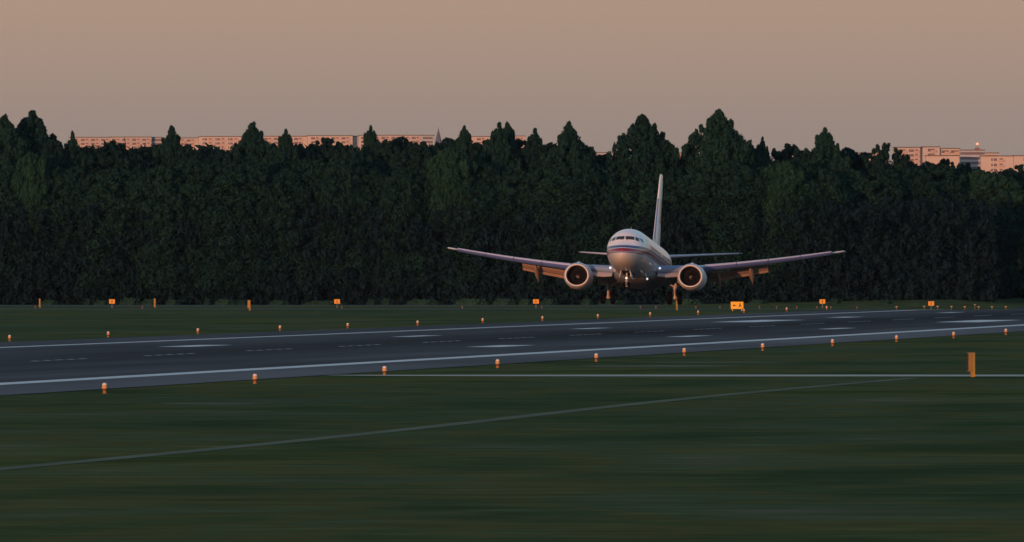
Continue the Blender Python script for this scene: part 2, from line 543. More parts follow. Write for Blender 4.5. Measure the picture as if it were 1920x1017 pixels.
def sect(X):
    X = min(max(X, 0.0), 32.2)
    i = max(0, min(len(ST) - 2, int(np.searchsorted(SX, X, side='right')) - 1))
    u = (X - SX[i]) / (SX[i + 1] - SX[i])
    out = []
    for k in range(1, 5):
        p1, p2 = ST[i][k], ST[i + 1][k]
        h = SX[i + 1] - SX[i]
        m1 = (ST[i + 1][k] - ST[i - 1][k]) / (SX[i + 1] - SX[i - 1]) if i > 0 else (p2 - p1) / h
        m2 = (ST[i + 2][k] - ST[i][k]) / (SX[i + 2] - SX[i]) if i + 2 < len(ST) else (p2 - p1) / h
        u2, u3 = u * u, u * u * u
        out.append((2 * u3 - 3 * u2 + 1) * p1 + (u3 - 2 * u2 + u) * h * m1 + (-2 * u3 + 3 * u2) * p2 + (u3 - u2) * h * m2)
    return out


def fpt(X, th, off=0.0):
    w, t, bt, zw = sect(X)
    c, s = math.cos(th), math.sin(th)
    h = (t - zw) if s > 0 else (zw - bt)
    return Vector(((w + off) * c, X - YG, ZL + zw + (h + off) * s))


def side_pt(X, z, sg, off):        # z relative to the cabin centre
    w, t, bt, zw = sect(X)
    h = (t - zw) if z > zw else (zw - bt)
    q = max(0.0, 1 - ((z - zw) / h) ** 2)
    return Vector((sg * (w * math.sqrt(q) + off), X - YG, ZL + z))


def front_pt(x, z, off):
    lo, hi = 0.0, 8.0
    for _ in range(40):
        mid_ = (lo + hi) / 2
        w, t, bt, zw = sect(mid_)
        h = (t - zw) if z > zw else (zw - bt)
        if (x / max(w, 1e-4)) ** 2 + ((z - zw) / max(h, 1e-4)) ** 2 < 1: hi = mid_
        else: lo = mid_
    n = Vector((x * 0.5, -1, 0.9)).normalized()
    return Vector((x, hi - YG, ZL + z)) + n * off


# place: over the runway centreline, flaring
Yp = S0 / ((1202.5 - CX) / F * CA - SA)
plane = empty('airliner', ((1202.5 - CX) / F * Yp, Yp, H - (571.0 - HY) / F * Yp))
plane.rotation_euler = Euler((R(-4.3), R(0.5), -RA - R(0.15)), 'XYZ')
tag(plane, 'white twin-engine airliner with red and blue stripe, gear down, landing above the runway', 'airliner')

fb = MB()
NR = 48
stations = [0, .03, .1, .2, .35, .55, .8, 1.1, 1.4, 1.7, 1.95, 2.2, 2.5, 2.8, 3.2, 3.6, 4.1, 4.6, 5.2, 5.8, 6.5, 7.2] + \
    [7.2 + i * 1.33 for i in range(1, 10)] + [20.5, 21.3, 22, 23, 24, 25, 26, 27, 28, 29, 30, 30.7, 31.4, 31.9, 32.2]
fb.rings([[fpt(X, 2 * math.pi * k / NR) for k in range(NR)] for X in stations])
fus = fb.build('fuselage', M['livery'], plane, smooth=50)


def patch(name, fn, mat, parent, nu=6, nv=4):
    mb = MB()
    vs = [fn(i / nu, j / nv) for j in range(nv + 1) for i in range(nu + 1)]
    mb.add(vs, [(j * (nu + 1) + i, j * (nu + 1) + i + 1, (j + 1) * (nu + 1) + i + 1, (j + 1) * (nu + 1) + i) for j in range(nv) for i in range(nu)])
    return mb.build(name, mat, parent, smooth=60)


def quad_front(c, off=0.015):
    def fn(u, v):
        x = (c[0][0] * (1 - u) + c[1][0] * u) * (1 - v) + (c[3][0] * (1 - u) + c[2][0] * u) * v
        z = (c[0][1] * (1 - u) + c[1][1] * u) * (1 - v) + (c[3][1] * (1 - u) + c[2][1] * u) * v
        return front_pt(x, z, off)
    return fn


for sg in (-1, 1):
    patch('cockpit_window', quad_front([(0.05 * sg, 0.68), (0.80 * sg, 0.64), (0.74 * sg, 0.94), (0.05 * sg, 0.98)]), M['glass'], fus)
    patch('cockpit_window', quad_front([(0.88 * sg, 0.61), (1.18 * sg, 0.54), (1.08 * sg, 0.86), (0.82 * sg, 0.93)]), M['glass'], fus)
    patch('cockpit_window', lambda u, v, sg=sg: side_pt(3.1 + 0.5 * u, 0.54 + (0.32 - 0.05 * u) * v, sg, 0.012), M['glass'], fus)
    # wiper
    p0, p1 = front_pt(0.10 * sg, 0.58, 0.03), front_pt(0.42 * sg, 0.70, 0.03)
    MB().tube(p0, p1, 0.012, n=6).build('wiper', M['black'], fus)
    for X0, X1, zb, zt in ((4.55, 5.40, -0.95, 0.85), (25.2, 25.95, -0.55, 0.95)):
        mb = MB()
        for (xa, xb, za, zz) in ((X0, X1, zt - .035, zt), (X0, X1, zb, zb + .035), (X0, X0 + .035, zb + .035, zt - .035), (X1 - .035, X1, zb + .035, zt - .035)):
            nv = 10
            vs = [side_pt(xa + (xb - xa) * i, za + (zz - za) * j / nv, sg, 0.010) for j in range(nv + 1) for i in (0, 1)]
            mb.add(vs, [(2 * j, 2 * j + 1, 2 * j + 3, 2 * j + 2) for j in range(nv)])
        mb.build('door_outline', M['seam'], fus)
    k = 0
    for i in range(38):
        X = 6.0 + i * 0.508
        if 14.8 < X < 15.3: continue
        mb = MB()
        n = 12
        ring = []
        for q in range(n):
            an = 2 * math.pi * q / n
            ring.append(side_pt(X + 0.13 * math.copysign(abs(math.cos(an)) ** 0.7, math.cos(an)), 0.28 + 0.19 * math.copysign(abs(math.sin(an)) ** 0.7, math.sin(an)), sg, 0.010))
        mb.add(ring, [tuple(range(n))])
        mb.build('cabin_window', M['cabglass'], fus)

# nose details
for sg in (-1, 1):
    p = side_pt(1.9, -0.45, sg, 0.0)
    MB().tube(p, p + Vector((sg * 0.12, -0.02, 0)), 0.018, n=6).tube(p + Vector((sg * 0.12, 0.05, 0)), p + Vector((sg * 0.12, -0.22, 0)), 0.014, n=6).build('pitot_probe', M['steel'], fus)
# dorsal beacon and blade antenna
MB().lathe([(0.09, 0), (0.08, 0.08), (0.03, 0.13)], 12, 'Z', (0, 14.5 - YG, ZL + 1.875)).build('beacon', M['marker_red'], fus, smooth=40)
for X in (7.2, 11.5):
    MB().rings([[(0.02, X - YG, ZL + 1.86), (0, X - YG - 0.12, ZL + 1.86), (-0.02, X - YG, ZL + 1.86), (0, X - YG + 0.22, ZL + 1.86)],
                [(0.01, X - YG + .12, ZL + 2.16), (0, X - YG + 0.06, ZL + 2.16), (-0.01, X - YG + .12, ZL + 2.16), (0, X - YG + 0.22, ZL + 2.16)]]).build('blade_antenna', M['white'], fus)

# belly fairing
bf = MB()
rr = []
for X, w, d, zc in ((9.3, .5, .25, -1.90), (9.9, 1.2, .42, -1.85), (10.8, 1.75, .72, -1.70), (12.2, 2.02, .92, -1.52), (14, 2.08, .98, -1.46), (16.5, 2.08, 0.98, -1.46), (18.2, 1.95, .90, -1.50), (19.6, 1.5, .65, -1.68), (20.6, .8, .35, -1.88), (21.2, .2, .1, -2.02)):
    rr.append([(w * math.copysign(abs(math.cos(a)) ** .8, math.cos(a)), X - YG, ZL + zc + d * math.sin(a)) for a in [2 * math.pi * k / 32 for k in range(32)]])
bf.rings(rr)
bf.build('belly_fairing', M['belly'], plane, smooth=50)


# wing geometry
def wing_at(y):
    """LE station, chord, height of chord line, thickness ratio at span y"""
    if y < 5.7:
        u = (y - 1.2) / 4.5
        le = 10.5 + (13.35 - 10.5) * u
        te = 18.35
    else:
        u = (y - 5.7) / (17.16 - 5.7)
        le = 13.35 + (19.35 - 13.35) * u
        te = 18.35 + (20.85 - 18.35) * u
    z = 2.52 + math.tan(R(6)) * (y - 1.88) + 0.80 * (max(0, y - 1.88) / 15.3) ** 2
    return le, te - le, z, 0.118 - 0.030 * min(1, y / 12)


def foil(n=14, t=0.12, camber=0.015, x0=0.0, x1=1.0):
    up, lo = [], []
    for i in range(n + 1):
        x = x0 + (x1 - x0) * (1 - math.cos(math.pi * i / n)) / 2
        yt = 5 * t * (0.2969 * math.sqrt(x) - 0.126 * x - 0.3516 * x * x + 0.2843 * x ** 3 - 0.1036 * x ** 4)
        yc_ = camber * 4 * x * (1 - x)
        up.append((x, yc_ + yt))
        lo.append((x, yc_ - yt))
    return up[::-1] + lo[1:]


def wsec(y, sg, prof=None, **k):
    le, c, z, t = wing_at(y)
    inc = R(1.5 - 3.0 * (y / 17.16))
    out = []
    for (u, v) in (prof or foil(t=t, **k)):
        X, Z = u * c, v * c
        out.append((sg * y, le - YG + X * math.cos(inc) + Z * math.sin(inc), z - X * math.sin(inc) + Z * math.cos(inc)))
    return out


for sg in (-1, 1):
    side = 'plane'
    wb = MB()
    yst = [1.2, 2.0, 3.0, 4.2, 5.7, 7.2, 9, 11, 13, 15, 16.4]
    rings = [wsec(y, sg) for y in yst]
    wb.rings(rings)
    wing = wb.build('wing', M['wing'], plane, smooth=40)
    # pale wing tip with lamp
    tip = MB()
    tr = [wsec(16.4, sg), wsec(16.8, sg), wsec(17.05, sg)]
    last = wsec(17.16, sg)
    cxx = sum(p[1] for p in last) / len(last); czz = sum(p[2] for p in last) / len(last)
    tr.append([(p[0], cxx + (p[1] - cxx) * 0.75 + 0.15, czz + (p[2] - czz) * 0.4) for p in last])
    tip.rings(tr)
    tp = tip.build('wing_tip', M['white'], wing, smooth=40)
    # slats: crescent shells set forward and down of the leading edge
    for (ya, yb) in ((5.75, 8.35), (8.40, 10.95), (11.0, 13.55), (13.6, 16.1)):
        mb = MB()
        rr = []
        for q in range(5):
            y = ya + (yb - ya) * q / 4
            le, c, z, t = wing_at(y)
            sc = 0.62 + 0.36 * (1 - (y - 5.7) / 11.4)     # slat chord in metres
            hh = 0.15 + 0.15 * (1 - (y - 5.7) / 11.4)
            pr = []
            na = 9
            for i in range(na + 1):                      # outer surface, from the trailing upper edge round the nose
                a = R(80) + R(165) * i / na
                pr.append((-0.10 + sc * 0.62 + sc * 0.75 * math.cos(a) * 1.0, 0.02 + hh * math.sin(a) - (0.16 if a > math.pi else 0.0) * 0))
            for i in range(na, -1, -1):                  # inner surface
                a = R(80) + R(165) * i / na
                pr.append((-0.05 + sc * 0.62 + sc * 0.66 * math.cos(a), 0.0 + (hh - 0.04) * math.sin(a)))
            tilt = R(-16)
            ring = []
            for (u, v) in pr:
                uu, vv = u * math.cos(tilt) - v * math.sin(tilt), u * math.sin(tilt) + v * math.cos(tilt)
                ring.append((sg * y, le - YG + uu - 0.30, z + vv - 0.0))
            rr.append(ring)
        mb.rings(rr)
        sl = mb.build('slat', M['slat'], wing, smooth=50)
        sl.data.materials.append(M['slat_sky_tint'])
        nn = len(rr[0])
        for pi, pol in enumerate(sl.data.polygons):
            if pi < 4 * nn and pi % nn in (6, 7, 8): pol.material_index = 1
    # inboard leading edge, polished, and krueger flap
    mb = MB()
    mb.rings([wsec(y, sg, prof=[(u - 0.008, v * 1.12) for u, v in foil(t=0.135, n=8, x1=0.07)]) for y in (1.9, 2.6, 3.4, 3.95)])
    mb.build('leading_edge', M['root_edge'], wing, smooth=50)
    mb = MB()
    rr = []
    for y in (1.95, 2.7, 3.4, 4.05):
        le, c, z, t = wing_at(y)
        x0, z0 = le - YG + 0.15, z - 0.26
        e = 0.10 if y < 2.0 else 0.0
        rr.append([(sg * y, x0 + .02, z0), (sg * y, x0 - 0.30, z0 - 0.22 + e), (sg * y, x0 - 0.42, z0 - 0.36 + e), (sg * y, x0 - 0.36, z0 - 0.42 + e), (sg * y, x0 - 0.22, z0 - 0.30 + e), (sg * y, x0 + 0.07, z0 - 0.06)])
    mb.rings(rr)
    mb.build('krueger_flap', M['krueger'], wing, smooth=30)
    # flaps, two elements each
    for (ya, yb, ch) in ((2.05, 4.0, 0.75), (5.7, 10.6, 0.78)):
        mb = MB()
        mb2 = MB()
        r1, r2 = [], []
        for q in range(5):
            y = ya + (yb - ya) * q / 4
            le, c, z, t = wing_at(y)
            cc = ch * (1.0 if ya < 3 else 1.0 - 0.28 * q / 4)
            te = le + c - YG
            zz = z - c * math.sin(R(1.5 - 3 * y / 17.16)) - 0.10
            for (rr, ofy, ofz, k, ang) in ((r1, -0.25, -0.02, cc, R(32)), (r2, -0.25 + cc * math.cos(R(32)) + 0.0, -0.06 - cc * math.sin(R(32)), cc * 0.42, R(50))):
                rr.append([(sg * y, te + ofy + u * k * math.cos(ang) + v * k * math.sin(ang), zz + ofz - u * k * math.sin(ang) + v * k * math.cos(ang)) for (u, v) in foil(n=6, t=0.13)])
        mb.rings(r1)
        mb2.rings(r2)
        fl = mb.build('flap', M['flap'], wing, smooth=40)
        mb2.build('aft_flap', M['flap'], wing, smooth=40)
    # canoe fairings drooped with the flaps
    for y, L in ((6.45, 3.2), (9.25, 2.9)):
        le, c, z, t = wing_at(y)
        te = le + c - YG
        p0 = Vector((sg * y, te - 1.7, z - 0.22))
        mb = MB()
        rr = []
        for q in range(11):
            u = q / 10
            rad = 0.20 * math.sin(math.pi * min(1, u * 1.0 + 0.02) ** 0.8) + 0.012
            bend = R(10) + R(26) * min(1, u * 1.6)
            cpt = p0 + Vector((0, L * u * 0.92, -L * u * math.tan(R(12)) - 0.62 * u ** 1.5 * (L / 3)))
            rr.append([cpt + Vector((rad * math.cos(a), -0.45 * rad * math.sin(a), 1.25 * rad * math.sin(a))) for a in [2 * math.pi * k / 14 for k in range(14)]])
        mb.rings(rr)
        mb.build('flap_fairing', M['flap'], wing, smooth=50)
    # landing lamp in the wing root
    le, c, z, t = wing_at(2.05)
    MB().lathe([(0.10, 0.0), (0.09, -0.05), (0.05, -0.08)], 14, 'Y', (sg * 2.12, le - YG - 0.06, z + 0.16)).build('landing_light', M['lamp'], wing, smooth=40)

    # engine
    ex, ez = sg * 4.86, 1.93
    eng_x0 = 9.75

    def nring(r, X, flat=1.0, n=40):
        out = []
        for k in range(n):
            a = 2 * math.pi * k / n
            c_, s_ = math.cos(a), math.sin(a)
            rz = r * (1.0 if s_ > 0 else 1.0 - 0.07 * flat)
            out.append((ex + r * (1.03 if flat else 1) * c_, X - YG, ez + rz * s_))
        return out
    cowl = MB()
    cowl.rings([nring(r, X) for r, X in ((1.03, 9.86), (1.09, 10.05), (1.145, 10.4), (1.18, 10.9), (1.185, 11.5), (1.15, 12.3), (1.06, 13.0), (0.93, 13.6), (0.90, 13.6), (0.90, 12.9))], cap=False)
    eng = cowl.build('engine', M['nacelle'], plane, smooth=50)
    lip = MB()
    lip.rings([nring(r, X) for r, X in ((1.031, 9.862), (1.00, 9.79), (0.965, 9.755), (0.93, 9.745), (0.895, 9.765), (0.87, 9.82), (0.85, 9.92))], cap=False)
    lip.build('inlet_lip', M['lip'], eng, smooth=60)
    du = MB()
    du.rings([nring(r, X, f) for r, X, f in ((0.85, 9.92, 1), (0.83, 10.1, .8), (0.80, 10.4, .4), (0.79, 10.75, 0), (0.79, 11.1, 0))], cap=False)
    du.build('inlet_duct', M['duct'], eng, smooth=60)
    fan = MB()
    for k in range(24):
        a = 2 * math.pi * k / 24
        er = Vector((math.cos(a), 0, math.sin(a)))
        et = Vector((-math.sin(a), 0, math.cos(a)))
        cpt = Vector((ex, 10.85 - YG, ez))
        vs = []
        for r_, hw, tw in ((0.22, 0.06, R(35)), (0.5, 0.09, R(50)), (0.775, 0.11, R(62))):
            for s_ in (-1, 1):
                vs.append(cpt + er * r_ + (et * math.sin(tw) + Vector((0, math.cos(tw), 0))) * hw * s_)
        fan.add(vs, [(0, 1, 3, 2), (2, 3, 5, 4)])
    fan.lathe([(0.785, 0.18), (0.785, 0.20)], 32, 'Y', (ex, 10.85 - YG, ez))
    fan.build('fan', M['fan'], eng)
    MB().lathe([(0.005, -0.42), (0.06, -0.36), (0.12, -0.24), (0.18, -0.10), (0.22, 0.06), (0.22, 0.15)], 20, 'Y', (ex, 10.85 - YG, ez)).build('spinner', M['spinner'], eng, smooth=60)
    # white comma mark on the spinner
    mk = MB()
    vs = []
    for q in range(10):
        u = q / 9
        a = R(200) * u + (0.5 if sg > 0 else 2.2)
        rad = 0.045 + 0.085 * u
        for w_ in (-0.02, 0.02):
            rr_ = rad + w_ * (0.4 + 0.6 * u)
            yo = -0.42 + 1.6 * (rr_ ** 1.05) * 1.0
            vs.append((ex + rr_ * math.cos(a), 10.85 - YG + yo - 0.025, ez + rr_ * math.sin(a)))
    mk.add(vs, [(2 * i, 2 * i + 1, 2 * i + 3, 2 * i + 2) for i in range(9)])
    mk.build('spinner_mark', M['white'], eng)
    core = MB()
    core.rings([nring(r, X, 0) for r, X in ((0.60, 12.8), (0.56, 13.7), (0.42, 14.5), (0.38, 14.5), (0.36, 13.9))], cap=False)
    core.build('core_nozzle', M['hub'], eng, smooth=50)
    MB().lathe([(0.30, 0.0), (0.26, 0.5), (0.05, 1.1)], 16, 'Y', (ex, 13.9 - YG, ez)).build('exhaust_cone', M['hub'], eng, smooth=50)
    # pylon
    py = MB()
    rr = []
    for X, zb, zt, hw in ((10.6, 3.02, 3.10, 0.04), (11.2, 2.95, 3.22, 0.14), (12.2, 2.85, 3.20, 0.19), (13.2, 2.55, 3.08, 0.20), (14.8, 2.2, 2.75, 0.18), (16.5, 2.2, 2.62, 0.06)):
        rr.append([(ex - hw, X - YG, zb), (ex + hw, X - YG, zb), (ex + hw, X - YG, zt - .05), (ex + hw * .4, X - YG, zt), (ex - hw * .4, X - YG, zt), (ex - hw, X - YG, zt - .05)])
    py.rings(rr)
    py.build('pylon', M['white'], eng, smooth=40)
    # strake on the inboard cowl
    MB().add([(ex - sg * 0.86, 10.7 - YG, ez + .84), (ex - sg * .86, 11.6 - YG, ez + .84), (ex - sg * 1.10, 11.6 - YG, ez + 1.08), (ex - sg * 0.92, 10.95 - YG, ez + .90)], [(0, 1, 2, 3)]).build('strake', M['nacelle'], eng)

    # main landing gear
    gx = sg * 2.88
    leg = MB()
    top = (gx + sg * 0.10, 0.0, 2.62)
    leg.tube(top, (gx, 0, 1.35), 0.135, 0.13, 16)
    leg.tube((gx, 0, 1.50), (gx, 0, 1.28), 0.19, 0.17, 16)
    leg.tube((gx, 0, 1.35), (gx, 0, 0.56), 0.10, 0.10, 14)
    leg.tube((gx, 0, 0.72), (gx, 0, 0.46), 0.15, 0.14, 14)
    leg.tube((gx - 0.52, 0, 0.56), (gx + 0.52, 0, 0.56), 0.06, 0.06, 10)
    gear = leg.build('main_gear', M['gear'], plane, smooth=40)
    tl = MB()
    tl.tube((gx, 0.16, 1.36), (gx, 0.36, 1.0), 0.05, 0.035, 8)
    tl.tube((gx, 0.36, 1.0), (gx, 0.14, 0.66), 0.035, 0.05, 8)
    tl.tube((gx - .1, -0.05, 1.34), (gx + .1, -0.05, 1.34), 0.05, 0.05, 8)
    tl.build('torque_link', M['gear'], gear, smooth=40)
    MB().tube((gx - sg * 0.06, -0.02, 1.52), (sg * 1.45, 0.05, 2.28), 0.075, 0.065, 10).tube((gx - sg * 0.7, -0.02, 1.90), (gx - sg * .2, 0.0, 2.45), 0.03, 0.03, 8).build('side_brace', M['gear'], gear, smooth=40)
    MB().tube((gx + sg * .15, -.08, 2.3), (gx + sg * .15, -.08, 1.4), 0.02, n=6).tube((gx - sg * .14, -.1, 1.3), (gx - sg * .16, -.1, .7), 0.018, n=6).build('hydraulic_hose', M['gear_dark'], gear)
    MB().box(gx + sg * 0.24 - 0.015, gx + sg * 0.24 + 0.015, -0.30, 0.30, 1.85, 2.45).build('gear_door', M['nacelle'], gear)
    for s2 in (-1, 1):
        wx = gx + s2 * 0.43
        prof = [(0.33, -0.185), (0.45, -0.205), (0.53, -0.175), (0.562, -0.09), (0.565, 0.0), (0.562, 0.09), (0.53, 0.175), (0.45, 0.205), (0.33, 0.185)]
        MB().lathe(prof, 36, 'X', (wx, 0, 0.566), cap=True).build('wheel', M['rubber'], gear, smooth=40)
        MB().lathe([(0.30, -0.192), (0.26, -0.20), (0.10, -0.205), (0.08, -0.23)], 24, 'X', (wx, 0, 0.566)).tube((wx - .2, 0, .566), (wx + .2, 0, .566), 0.10, n=16).build('wheel_hub', M['hub'], gear, smooth=40)

# nose gear
patch('nose_gear_bay', lambda u, v: fpt(3.0 + 2.6 * v, R(-90) + (u - 0.5) * 0.52, 0.012), M['bay'], plane)
ny = 4.1 - YG
ng = MB()
ng.tube((0, ny + 0.1, 2.05), (0, ny, 1.05), 0.085, 0.085, 14)
ng.tube((0, ny, 1.15), (0, ny, 0.62), 0.055, 0.055, 12)
ng.tube((-0.30, ny, 0.62), (0.30, ny, 0.62), 0.045, 0.045, 10)
ng.tube((0, ny, 1.12), (0, ny, 1.0), 0.12, 0.12, 12)
gear = ng.build('nose_gear', M['gear'], plane, smooth=40)
MB().tube((0, ny - 0.1, 1.05), (0, ny - 0.28, 0.86), 0.035, n=8).tube((0, ny - 0.28, .86), (0, ny - 0.08, 0.66), 0.035, n=8).build('torque_link', M['gear'], gear)
MB().tube((-0.12, ny + 0.1, 1.25), (-0.2, ny + 1.1, 1.85), 0.035, n=8).tube((0.12, ny + 0.1, 1.25), (0.2, ny + 1.1, 1.85), 0.035, n=8).build('drag_brace', M['gear'], gear)
MB().lathe([(0.09, 0.05), (0.09, -0.02), (0.07, -0.04)], 14, 'Y', (0.0, ny - 0.14, 1.32)).build('taxi_light', M['lamp'], gear, smooth=30)
for sg in (-1, 1):
    MB().lathe([(0.20, -0.09), (0.28, -0.10), (0.335, -0.07), (0.345, 0), (0.335, 0.07), (0.28, 0.10), (0.20, 0.09)], 28, 'X', (sg * 0.22, ny, 0.62)).build('wheel', M['rubber'], gear, smooth=40)
    MB().lathe([(0.19, -0.095), (0.05, -0.10)], 18, 'X', (sg * 0.22, ny, 0.62)).tube((sg * .22 - .098, ny, .62), (sg * .22 + .098, ny, .62), 0.06, n=14).build('wheel_hub', M['hub'], gear)
    d = MB()
    d.add([(sg * 0.36, ny - 1.1, 1.88), (sg * 0.36, ny + 0.55, 1.78), (sg * 0.48, ny + 0.55, 1.22), (sg * 0.48, ny - 1.1, 1.35),
           (sg * 0.39, ny - 1.1, 1.88), (sg * 0.39, ny + 0.55, 1.78), (sg * 0.51, ny + 0.55, 1.22), (sg * 0.51, ny - 1.1, 1.35)],
          [(0, 1, 2, 3), (4, 7, 6, 5), (0, 4, 5, 1), (1, 5, 6, 2), (2, 6, 7, 3), (3, 7, 4, 0)])
    d.build('gear_door', M['white'], gear)

# retractable lamp arm under the hull and a painted glint of the landing light
q0 = Vector((0.95, 8.6 - YG, ZL - 1.50))
MB().tube(q0, q0 + Vector((0.30, 0.3, -0.62)), 0.035, 0.045, 8).build('lamp_arm', M['chrome'], plane, smooth=40)
MB().lathe([(0.09, 0.05), (0.09, -0.03), (0.05, -0.06)], 14, 'Y', q0 + Vector((0.31, 0.28, -0.68))).build('retractable_light', M['lamp'], plane, smooth=40)
patch('hull_painted_glint', lambda u, v: side_pt(8.3 + 2.6 * u, -0.78 - 0.34 * u + (v - 0.5) * (0.05 + .10 * u), 1, 0.02), M['chrome'], plane, 8, 2)  # bright strip on the hull paints the landing light's reflection

# fin with dorsal fillet, rudder
def fin_sec(z, le, ch, t, x1=1.0, x0=0.0):
    return [(v * ch, le - YG + u * ch, ZL + z) for (u, v) in foil(n=12, t=t, camber=0.0, x0=x0, x1=x1)]


fz = MB()
fz.rings([fin_sec(z, le, ch, t) for z, le, ch, t in ((1.55, 25.2, 5.9, 0.06), (2.1, 26.3, 4.95, 0.085), (2.8, 26.95, 4.45, 0.10), (4.5, 28.2, 3.75, 0.10), (6.5, 29.66, 2.95, 0.10), (8.1, 30.83, 2.3, 0.10), (8.45, 31.1, 2.1, 0.09), (8.6, 31.35, 1.8, 0.04))])
fin = fz.build('fin', M['fin'], plane, smooth=40)
rd = MB()
rd.rings([[(x * 1.10, y + 0.02, z) for x, y, z in fin_sec(z, le, ch, 0.11, x0=0.70)] for z, le, ch in ((1.9, 26.1, 5.1), (2.8, 26.95, 4.45), (4.5, 28.2, 3.75), (6.5, 29.66, 2.95), (8.0, 30.76, 2.35))])
rd.build('rudder', M['fin'], fin, smooth=40)
df = MB()
df.rings([[(w_, X - YG, ZL + 1.80), (0.0, X - YG, ZL + h_), (-w_, X - YG, ZL + 1.80)] for X, w_, h_ in ((22.6, 0.02, 1.86), (24.2, 0.10, 2.02), (26.0, 0.17, 2.35), (27.2, 0.2, 2.95))])
df.build('dorsal_fillet', M['white'], fin, smooth=30)
MB().lathe([(0.10, -0.05), (0.10, 0.05)], 10, 'X', (0.12, 27.9 - YG, ZL + 3.2)).build('fin_fitting', M['black'], fin)
# tailplanes
for sg in (-1, 1):
    tb = MB()
    rr = []
    for y, le, ch in ((0.5, 27.3, 4.2), (1.5, 27.95, 3.7), (3.5, 29.25, 2.85), (5.5, 30.55, 2.0), (6.9, 31.45, 1.4), (7.1, 31.7, 1.1)):
        z = 1.02 + y * math.tan(R(6))
        inc = R(-3.5)
        rr.append([(sg * y, le - YG + u * ch * math.cos(inc) + v * ch * math.sin(inc), ZL + z - u * ch * math.sin(inc) * -1 * -1 + v * ch * math.cos(inc)) for (u, v) in foil(n=10, t=0.09, camber=0)])
    tb.rings(rr)
    tpl = tb.build('tailplane', M['belly'], plane, smooth=40)
    le_ = MB()
    rr = []
    for y, le, ch in ((1.0, 27.62, 3.95), (3.5, 29.25, 2.85), (6.9, 31.45, 1.4)):
        z = 1.02 + y * math.tan(R(6))
        inc = R(-3.5)
        rr.append([(sg * y, le - YG - 0.02 + u * ch * math.cos(inc), ZL + z - u * ch * math.sin(inc) + v * 1.15 * ch) for (u, v) in foil(n=6, t=0.09, camber=0, x1=0.08)])
    le_.rings(rr)
    le_.build('leading_edge', M['slat'], tpl, smooth=50)

# ------------------------------------------------------------------ runway edge lights
def edge_light():
    r = empty('runway_light', (0, 0, 0))
    MB().lathe([(0.095, 0), (0.09, 0.02), (0.065, 0.05), (0.07, 0.12), (0.095, 0.135)], 16).build('base', M['lamp_orange'], r, smooth=40)
    MB().lathe([(0.100, 0.135), (0.108, 0.15), (0.108, 0.185), (0.098, 0.20)], 16).build('collar', M['lamp_dark'], r, smooth=40)
    MB().lathe([(0.098, 0.20), (0.112, 0.215), (0.108, 0.30), (0.100, 0.365)], 16).build('body', M['lamp_peach'], r, smooth=40)
    MB().lathe([(0.098, 0.365), (0.094, 0.40), (0.070, 0.435), (0.03, 0.45)], 16).build('lens', M['lamp_glass'], r, smooth=60)
    return r


proto = edge_light()
register(proto)
near_px = [196, 478, 721, 933, 1118, 1283, 1430, 1561, 1681, 1788, 1886]
far_px = [18, 203, 371, 525, 652, 783, 905, 1017, 1121, 1219, 1309, 1395, 1475, 1550]
first = True
for row, pxs, s in (('near', near_px, -97.4), ('far', far_px, -166.0)):
    for i, px in enumerate(pxs):
        o = proto if first else copy_tree(proto)
        first = False
        x, y = run_xy(s, px)
        o.location = (x, y, terr(x, y))
        o.scale = (1.12, 1.12, 1.12) if row == 'near' else (1.05, 1.05, 1.05)
        nm = ORD[i] if i < len(pxs) - 1 else 'last'
        tag(o, f'orange runway light with pale lens on the {row} runway edge, {nm} from the left', 'runway light', f'lights along the {row} runway edge')


def marker_proto(mat, head):
    r = empty('edge_marker', (0, 0, 0))
    MB().lathe([(0.10, 0), (0.10, 0.015), (0.025, 0.03), (0.025, 0.17)], 10).build('stake', M['steel'], r, smooth=40)
    MB().lathe([(0.05, 0.17), (0.11, 0.20), (0.11, 0.30), (0.06, 0.33)], 12).build('head', mat, r, smooth=40)
    return r


mp_ = marker_proto(M['marker_red'], 1)
register(mp_)
red_px = [66, 267, 641, 867, 1016, 1201, 1230, 1305, 1350, 1424, 1456, 1494, 1532, 1558, 1607]
for i, px in enumerate(red_px):
    o = mp_ if i == 0 else copy_tree(mp_)
    y = F * H / (579.6 - HY)
    x = (px - CX) / F * y
    o.location = (x, y, terr(x, y))
    nm = ORD[i] if i < len(red_px) - 1 else 'last'
    tag(o, f'small red marker stake on the far taxiway edge, {nm} from the left', 'marker', 'red markers along the far taxiway')


def tall_proto(mat, thin=False):
    r = empty('taxiway_light', (0, 0, 0))
    MB().lathe([(0.12, 0), (0.12, 0.02), (0.03, 0.05), (0.03, 0.34)], 10).build('stem', M['steel'] if mat is not M['lamp_peach'] else M['lamp_orange'], r, smooth=40)
    MB().lathe([(0.05, 0.34), (0.16, 0.37), (0.17, 0.44), (0.10, 0.50)], 12).build('head', mat, r, smooth=40)
    return r


